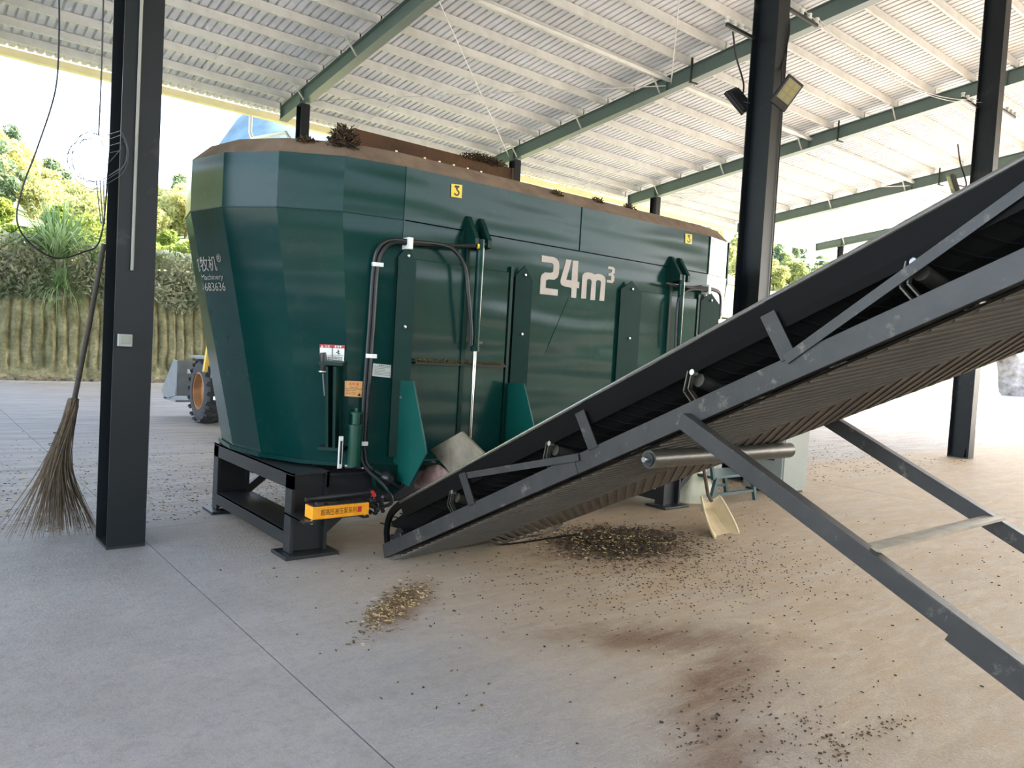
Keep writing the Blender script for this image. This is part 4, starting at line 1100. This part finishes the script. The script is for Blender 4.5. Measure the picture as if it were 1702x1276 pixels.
litter('loose_bits', ['feed_dark', 'feed_mid'], 420, chunks, 'loose brown bits strewn thinly across the near floor', 'litter', (.004, .02), (.0015, .004))
tr_c = [(atZ(x, y), sx, sy) for x, y, sx, sy in ((1330,1200,.10,.05), (1400,1235,.12,.05), (1290,1230,.14,.06), (1160,1225,.14,.05), (1470,1205,.09,.05), (1250,1150,.2,.08), (1380,1260,.16,.05))]
def tread():
    c, sx, sy = random.choice(tr_c); return c.x+random.gauss(0, sx), c.y+random.gauss(0, sy), 0
litter('tyre_mud', ['feed_dark', 'feed_mid'], 240, tread, 'brown mud crumbs left by tyres on the floor at the lower right', 'litter', (.004, .014), (.0012, .0035))
def strw():
    t = random.gauss(0, .28); return 2.42+t*.62+random.gauss(0, .06), 3.98+t*.5+random.gauss(0, .06), 0
litter('straw_patch', ['straw', 'feed_mid', 'feed_mid'], 900, strw, 'patch of golden straw crumbs on the floor in front of the stand', 'straw', (.006, .03), (.001, .003))
def far():
    return random.uniform(-3, 3.5), 6.7+abs(random.gauss(0, 2.2)), 0
litter('straw_litter', ['straw', 'feed_mid', 'feed_mid', 'feed_dark'], 4200, far, 'chopped straw littering the floor behind the left column', 'straw', (.008, .03), (.001, .003))
def far2():
    return random.uniform(4.5, 16), 5.5+abs(random.gauss(0, 2.5)), 0
litter('bedding_litter', ['straw', 'feed_mid', 'feed_dark'], 1400, far2, 'brown litter on the floor beyond the right end of the mixer', 'straw', (.01, .04), (.0015, .004))

# ================================================================ BANK, PLANTS, HILLS
from mathutils import noise as mn
def bank_y(x, z):
    gr = abs(math.sin((x+.12*mn.noise((x*.8, z*.5, 3)))*math.pi/.27))**.7
    fade = max(0, min(1, (z-.35)/.25))*max(0, min(1, (2.9-z)/.5))
    return 24.55+.2*z+.14*(1-gr)*fade+.12*mn.noise((x*.9, z*1.1, 0))+.05*mn.noise((x*4, z*4, 7))+.06*mn.noise((x*11, z*9, 3)) - .5*max(0, .45-z)
mb = MB()
def bank(x0, x1, dx, zs):
    nx = int((x1-x0)/dx)+1; vs = []
    for z in zs:
        for i in range(nx):
            x = x0+dx*i; vs.append((x, bank_y(x, z), z-.05+(.05*mn.noise((x*1.5, z, 9)))))
    for t in range(1, 5):
        for i in range(nx):
            x = x0+dx*i; vs.append((x, 25.5+t*.8, zs[-1]+.25*t+.15*mn.noise((x*.5, t, 1))))
    nz = len(zs)+4; fs = [(j*nx+i, j*nx+i+1, (j+1)*nx+i+1, (j+1)*nx+i) for j in range(nz-1) for i in range(nx-1)]
    mb.add(vs, fs)
bank(-4, 9.5, .035, [0, .12, .25, .4, .6, .8, 1.0, 1.25, 1.5, 1.75, 2.0, 2.25, 2.5, 2.8, 3.1, 3.5])
bank(9.47, 75, .5, [0, .3, .6, 1.0, 1.5, 2.0, 2.5, 3.0, 3.5]); bank(-30, -3.97, .3, [0, .3, .6, 1.0, 1.5, 2.0, 2.5, 3.0, 3.5])
bk = mb.build('wall_back', 'earth', None, fixn=False, smooth=True); bk['kind'] = 'structure'
SKY = [(-80, 34), (-20, 27), (1.8, 21.9), (7.4, 20.2), (10.4, 18.3), (13.1, 16.3), (15.9, 15.3), (18.2, 14.7), (21.8, 16.6), (24, 18.2), (27, 18.5), (31, 19.5), (36, 22), (73, 27), (125, 26), (175, 28), (260, 28)]
def skyline(x):
    for a_, c_ in zip(SKY, SKY[1:]):
        if a_[0] <= x <= c_[0]: return a_[1]+(c_[1]-a_[1])*(x-a_[0])/(c_[0]-a_[0])
    return SKY[0][1] if x < 0 else SKY[-1][1]
def hill_h(x, y):
    t = max(0, min(1, (y-28)/62)); return 4.4+(skyline(x/y*90)-4.8-4.4)*t-max(0, y-90)*.1+.5*mn.noise((x*.06, y*.06, 2))
mb = MB(); vs = []; xs = list(range(-70, 190, 4)); ys = [28.2, 30, 34, 38, 44, 50, 58, 66, 76, 88, 96, 120]
for y in ys:
    for x in xs: vs.append((x, y, hill_h(x, y)))
nx = len(xs); mb.add(vs, [(j*nx+i, j*nx+i+1, (j+1)*nx+i+1, (j+1)*nx+i) for j in range(len(ys)-1) for i in range(nx-1)])
hl = mb.build('ground_hillside', 'hill_ground', None, fixn=False, smooth=True); hl['kind'] = 'structure'
# unseen valley side, added behind the camera to darken reflections on the tub
mb = MB(); vs = []; xs2 = list(range(-200, 241, 8)); ys2 = [-55, -62, -72, -85, -100, -125]
for j, y in enumerate(ys2):
    for x in xs2: vs.append((x, y, (0, 5, 10, 15, 20, 26)[j]+2.2*mn.noise((x*.11, y*.11, 6))*(j > 0)-(.1 if j == 0 else 0)))
nx2 = len(xs2); mb.add(vs, [(j*nx2+i, j*nx2+i+1, (j+1)*nx2+i+1, (j+1)*nx2+i) for j in range(5) for i in range(nx2-1)])
o = mb.build('ground_added_valley', 'hill_dark', None, fixn=False, smooth=True); o['kind'] = 'structure'
# far mountain ridge
mb = MB(); vs = []
prof = [(-260, 20), (-120, 26), (-40, 30), (20, 14), (108, 22), (117, 56), (125, 96), (139, 115), (153, 124), (178, 134), (232, 140), (330, 88), (400, 76), (480, 70), (560, 74), (700, 40)]
nxm = 110
for j in range(9):
    t = j/8
    for i in range(nxm):
        x = -260+960*i/(nxm-1)
        for a, c in zip(prof, prof[1:]):
            if a[0] <= x <= c[0]: h = a[1]+(c[1]-a[1])*(x-a[0])/(c[0]-a[0]); break
        vs.append((x, 300+110*t+6*mn.noise((x*.02, t*3, 0)), 2+h*math.sin(t*math.pi/2)+7*t*mn.noise((x*.03, t*2, 5))))
mb.add(vs, [(j*nxm+i, j*nxm+i+1, (j+1)*nxm+i+1, (j+1)*nxm+i) for j in range(8) for i in range(nxm-1)])
o = mb.build('ground_mountain', 'mountain', None, fixn=False, smooth=True); o['kind'] = 'structure'
# stone retaining wall at the far right yard edge
mb = MB(); vs = []; 
ywl = np.linspace(-40, 62, 120); zw = np.linspace(0, 5.0, 14)
for z in zw:
    for y in ywl: vs.append((89+.12*z+.18*mn.noise((y*1.2, z*1.4, 0)), y, z-.05))
mb.add(vs, [(j*120+i, j*120+i+1, (j+1)*120+i+1, (j+1)*120+i) for j in range(13) for i in range(119)])
o = mb.build('wall_right', 'stone_wall', None, fixn=False); o['kind'] = 'structure'

# leaf clouds (numpy quads)
def leaf_mesh(name, cen, size, mat_, up=.35, elong=1.6):
    N = len(cen); d = rnd.normal(size=(N, 3)); d /= np.linalg.norm(d, axis=1)[:, None]
    e = rnd.normal(size=(N, 3)); e[:, 2] += up; t = np.cross(d, e); t /= np.linalg.norm(t, axis=1)[:, None]+1e-9
    s = (size*(.6+.8*rnd.rand(N)))[:, None]
    a = d*s*elong; b2 = t*s*.55
    v = np.stack([cen-a, cen+b2, cen+a, cen-b2], 1).reshape(-1, 3)
    me = bpy.data.meshes.new(name); f = np.arange(4*N).reshape(-1, 4)
    me.from_pydata(v.tolist(), [], f.tolist()); me.materials.append(MATS[mat_]); me.update(); return me
def crown_pts(nb, nper, rx, rz2, z0):
    out = []
    for q in range(nb):
        d = rnd.normal(size=3); d /= np.linalg.norm(d); f = .55+.4*rnd.rand()
        c = np.array([d[0]*rx*f, d[1]*rx*f, z0+d[2]*rz2*f]); r = rx*(.28+.16*rnd.rand())
        g_ = rnd.normal(size=(nper, 3)); g_ /= np.linalg.norm(g_, axis=1)[:, None]
        out.append(c+g_*r*(.7+.35*rnd.rand(nper, 1))*np.array([1, 1, .8]))
    return np.concatenate(out)
kinds = []
for kd, (rx, rz2, z0, mt) in enumerate(((2.2, 2.4, 2.6, 'leaf_tree'), (1.9, 2.9, 3.0, 'leaf_pine'), (2.6, 2.2, 2.3, 'leaf_tree'), (1.4, 1.5, 1.5, 'leaf_bush'))):
    kinds.append((leaf_mesh('crown', crown_pts(34, 110, rx, rz2, z0), .17, mt),
        MB().tube([(0, 0, -.4), (.05, 0, z0*.5), (0, .05, z0+rz2*.3)], [.16, .12, .05], 7)))
trunk_me = []
for cm, tb in kinds:
    o = tb.build('trunk', 'bark'); trunk_me.append(o.data); bpy.data.objects.remove(o)
def tree(x, y, kd, sc, label, group):
    t = thing('tree', label, 'tree', (x, y, hill_h(x, y)-.1), group); t.rotation_euler.z = random.uniform(0, 6.28); t.scale = (sc, sc, sc*random.uniform(.9, 1.15))
    for nm, me in (('crown', kinds[kd][0]), ('trunk', trunk_me[kd])):
        c = bpy.data.objects.new(nm, me); COL.objects.link(c); c.parent = t
    return t
labs = ['yellow green broadleaf tree on the hillside behind the shed', 'dark green conifer-like tree on the hillside behind the shed', 'wide yellow green tree on the hillside behind the shed', 'bright green bush on top of the earth bank']
cnt = 0
def grp(kd): return 'hillside trees of kind ' + ('yellow green', 'dark', 'wide')[kd]
for y in (44, 52, 60, 68, 76, 83, 90):
    x = -4.0; xe = .42*y; tsc = .45+.6*(y-40)/50
    while x < xe:
        kd = random.choice((0, 0, 1, 2, 2)); tree(x+random.uniform(-1, 1), y+random.uniform(-2, 2), kd, tsc*random.uniform(.7, 1.05), labs[kd], grp(kd)); cnt += 1
        x += random.uniform(1.7, 2.7)*(.7+.4*tsc)
for y in (50, 68, 88):
    x = .5*y+4; tsc = .5+.6*(y-40)/50
    while x < 150:
        kd = random.choice((0, 1, 2)); tree(x+random.uniform(-1.5, 1.5), y+random.uniform(-3, 3), kd, tsc*random.uniform(.9, 1.3), labs[kd], grp(kd)); cnt += 1
        x += random.uniform(4, 7)
for x in np.arange(-8, 14, 1.7):
    tree(x+random.uniform(-.4, .4), 28.6+random.uniform(-.4, .8), 3, random.uniform(.18, .3), labs[3], 'bushes on the bank'); cnt += 1
# creeper hanging down the bank, and the bush fringe on top
N = 15000; cx_ = rnd.uniform(-5, 10.5, N); zc = 2.15+np.abs(rnd.normal(size=N))*.0+rnd.uniform(0, 1.9, N)
keep = np.array([ (z > 2.35+.45*mn.noise((x*1.1, 0, 4))) for x, z in zip(cx_, zc)])
cx_, zc = cx_[keep], zc[keep]; yc = np.array([bank_y(x, min(z, 3.6)) for x, z in zip(cx_, zc)])-.06-.2*rnd.rand(len(cx_))*(zc/3)
o = bpy.data.objects.new('creeper', leaf_mesh('creeper', np.stack([cx_, yc, zc], 1), .055, 'leaf_creeper')); COL.objects.link(o)
tag(o, 'grey green creeper hanging over the upper part of the earth bank', 'plant', None, 'stuff')
N = 9000; cx_ = rnd.uniform(-6, 11, N); zc = 3.75+rnd.uniform(0, .9, N)*(1+.4*np.sin(cx_*1.7)); yc = 25.4+rnd.rand(N)*1.3
o = bpy.data.objects.new('leafy_shrubs', leaf_mesh('leafy_shrubs', np.stack([cx_, yc, zc], 1), .07, 'leaf_bush')); COL.objects.link(o)
tag(o, 'bright green leafy shrubs growing along the top of the bank', 'plant', None, 'stuff')
# grass tufts
def tuft(c, nb, L, spread, label, droop=1.0, name='grass_tuft'):
    c = Vector(c); mb = MB()
    for q in range(nb):
        a = random.uniform(0, 6.283); tilt = random.random()**.7*spread; l_ = L*random.uniform(.55, 1.1)
        dr_ = V(math.cos(a)*math.sin(tilt), math.sin(a)*math.sin(tilt)*.6-.05, math.cos(tilt)); b0 = c+V(random.gauss(0, .1), random.gauss(0, .05), 0)
        p1_ = b0+dr_*l_*.5; p2 = p1_+(dr_+V(0, -.02, -.35*droop*tilt))*l_*.3; p3 = p2+(dr_+V(0, -.05, -1.1*droop*tilt))*l_*.28
        w_ = V(-math.sin(a), math.cos(a), 0)*.012*L/1.2
        w_ = w_ if w_.x else V(.012, 0, 0)
        pts = [b0, p1_, p2, p3]; ws = [.8, 1.2, .9, .05]
        vs = []
        for p_, k_ in zip(pts, ws): vs += [p_-w_*k_, p_+w_*k_]
        mb.add(vs, [(0,1,3,2), (2,3,5,4), (4,5,7,6)])
    o = mb.build(name, 'leaf_grass', None, loc=c, fixn=False); tag(o, label, 'grass')
tuft(atY(95, 430, 25.05), 380, 1.75, 1.1, 'tall spiky grass tuft on the bank left of the left column')
tuft(atY(98, 478, 24.85), 130, .95, 2.0, 'pale drooping grass tuft below the tall spiky one', 1.6)
tuft(atY(160, 440, 25.1), 70, .9, 1.3, 'small grass tuft on the bank close to the left column')
# rubble at the foot of the bank
mb = MB()
for q in range(900):
    x = random.uniform(-4, 9.5); y = 24.2+abs(random.gauss(0, .22)); s = random.uniform(.02, .08)
    c = V(x, y, s*.5+.25*max(0, (y-24.25)))
    mb.obox(c, V(random.uniform(.5, 1), random.uniform(-.5, .5), random.uniform(-.4, .4))*s, V(random.uniform(-.5, .5), random.uniform(.5, 1), random.uniform(-.4, .4))*s, V(0, random.uniform(-.3, .3), random.uniform(.4, 1))*s)
tag(mb.build('earth_rubble', 'rubble', None, fixn=False), 'crumbled earth lying along the foot of the bank', 'rubble', None, 'stuff')
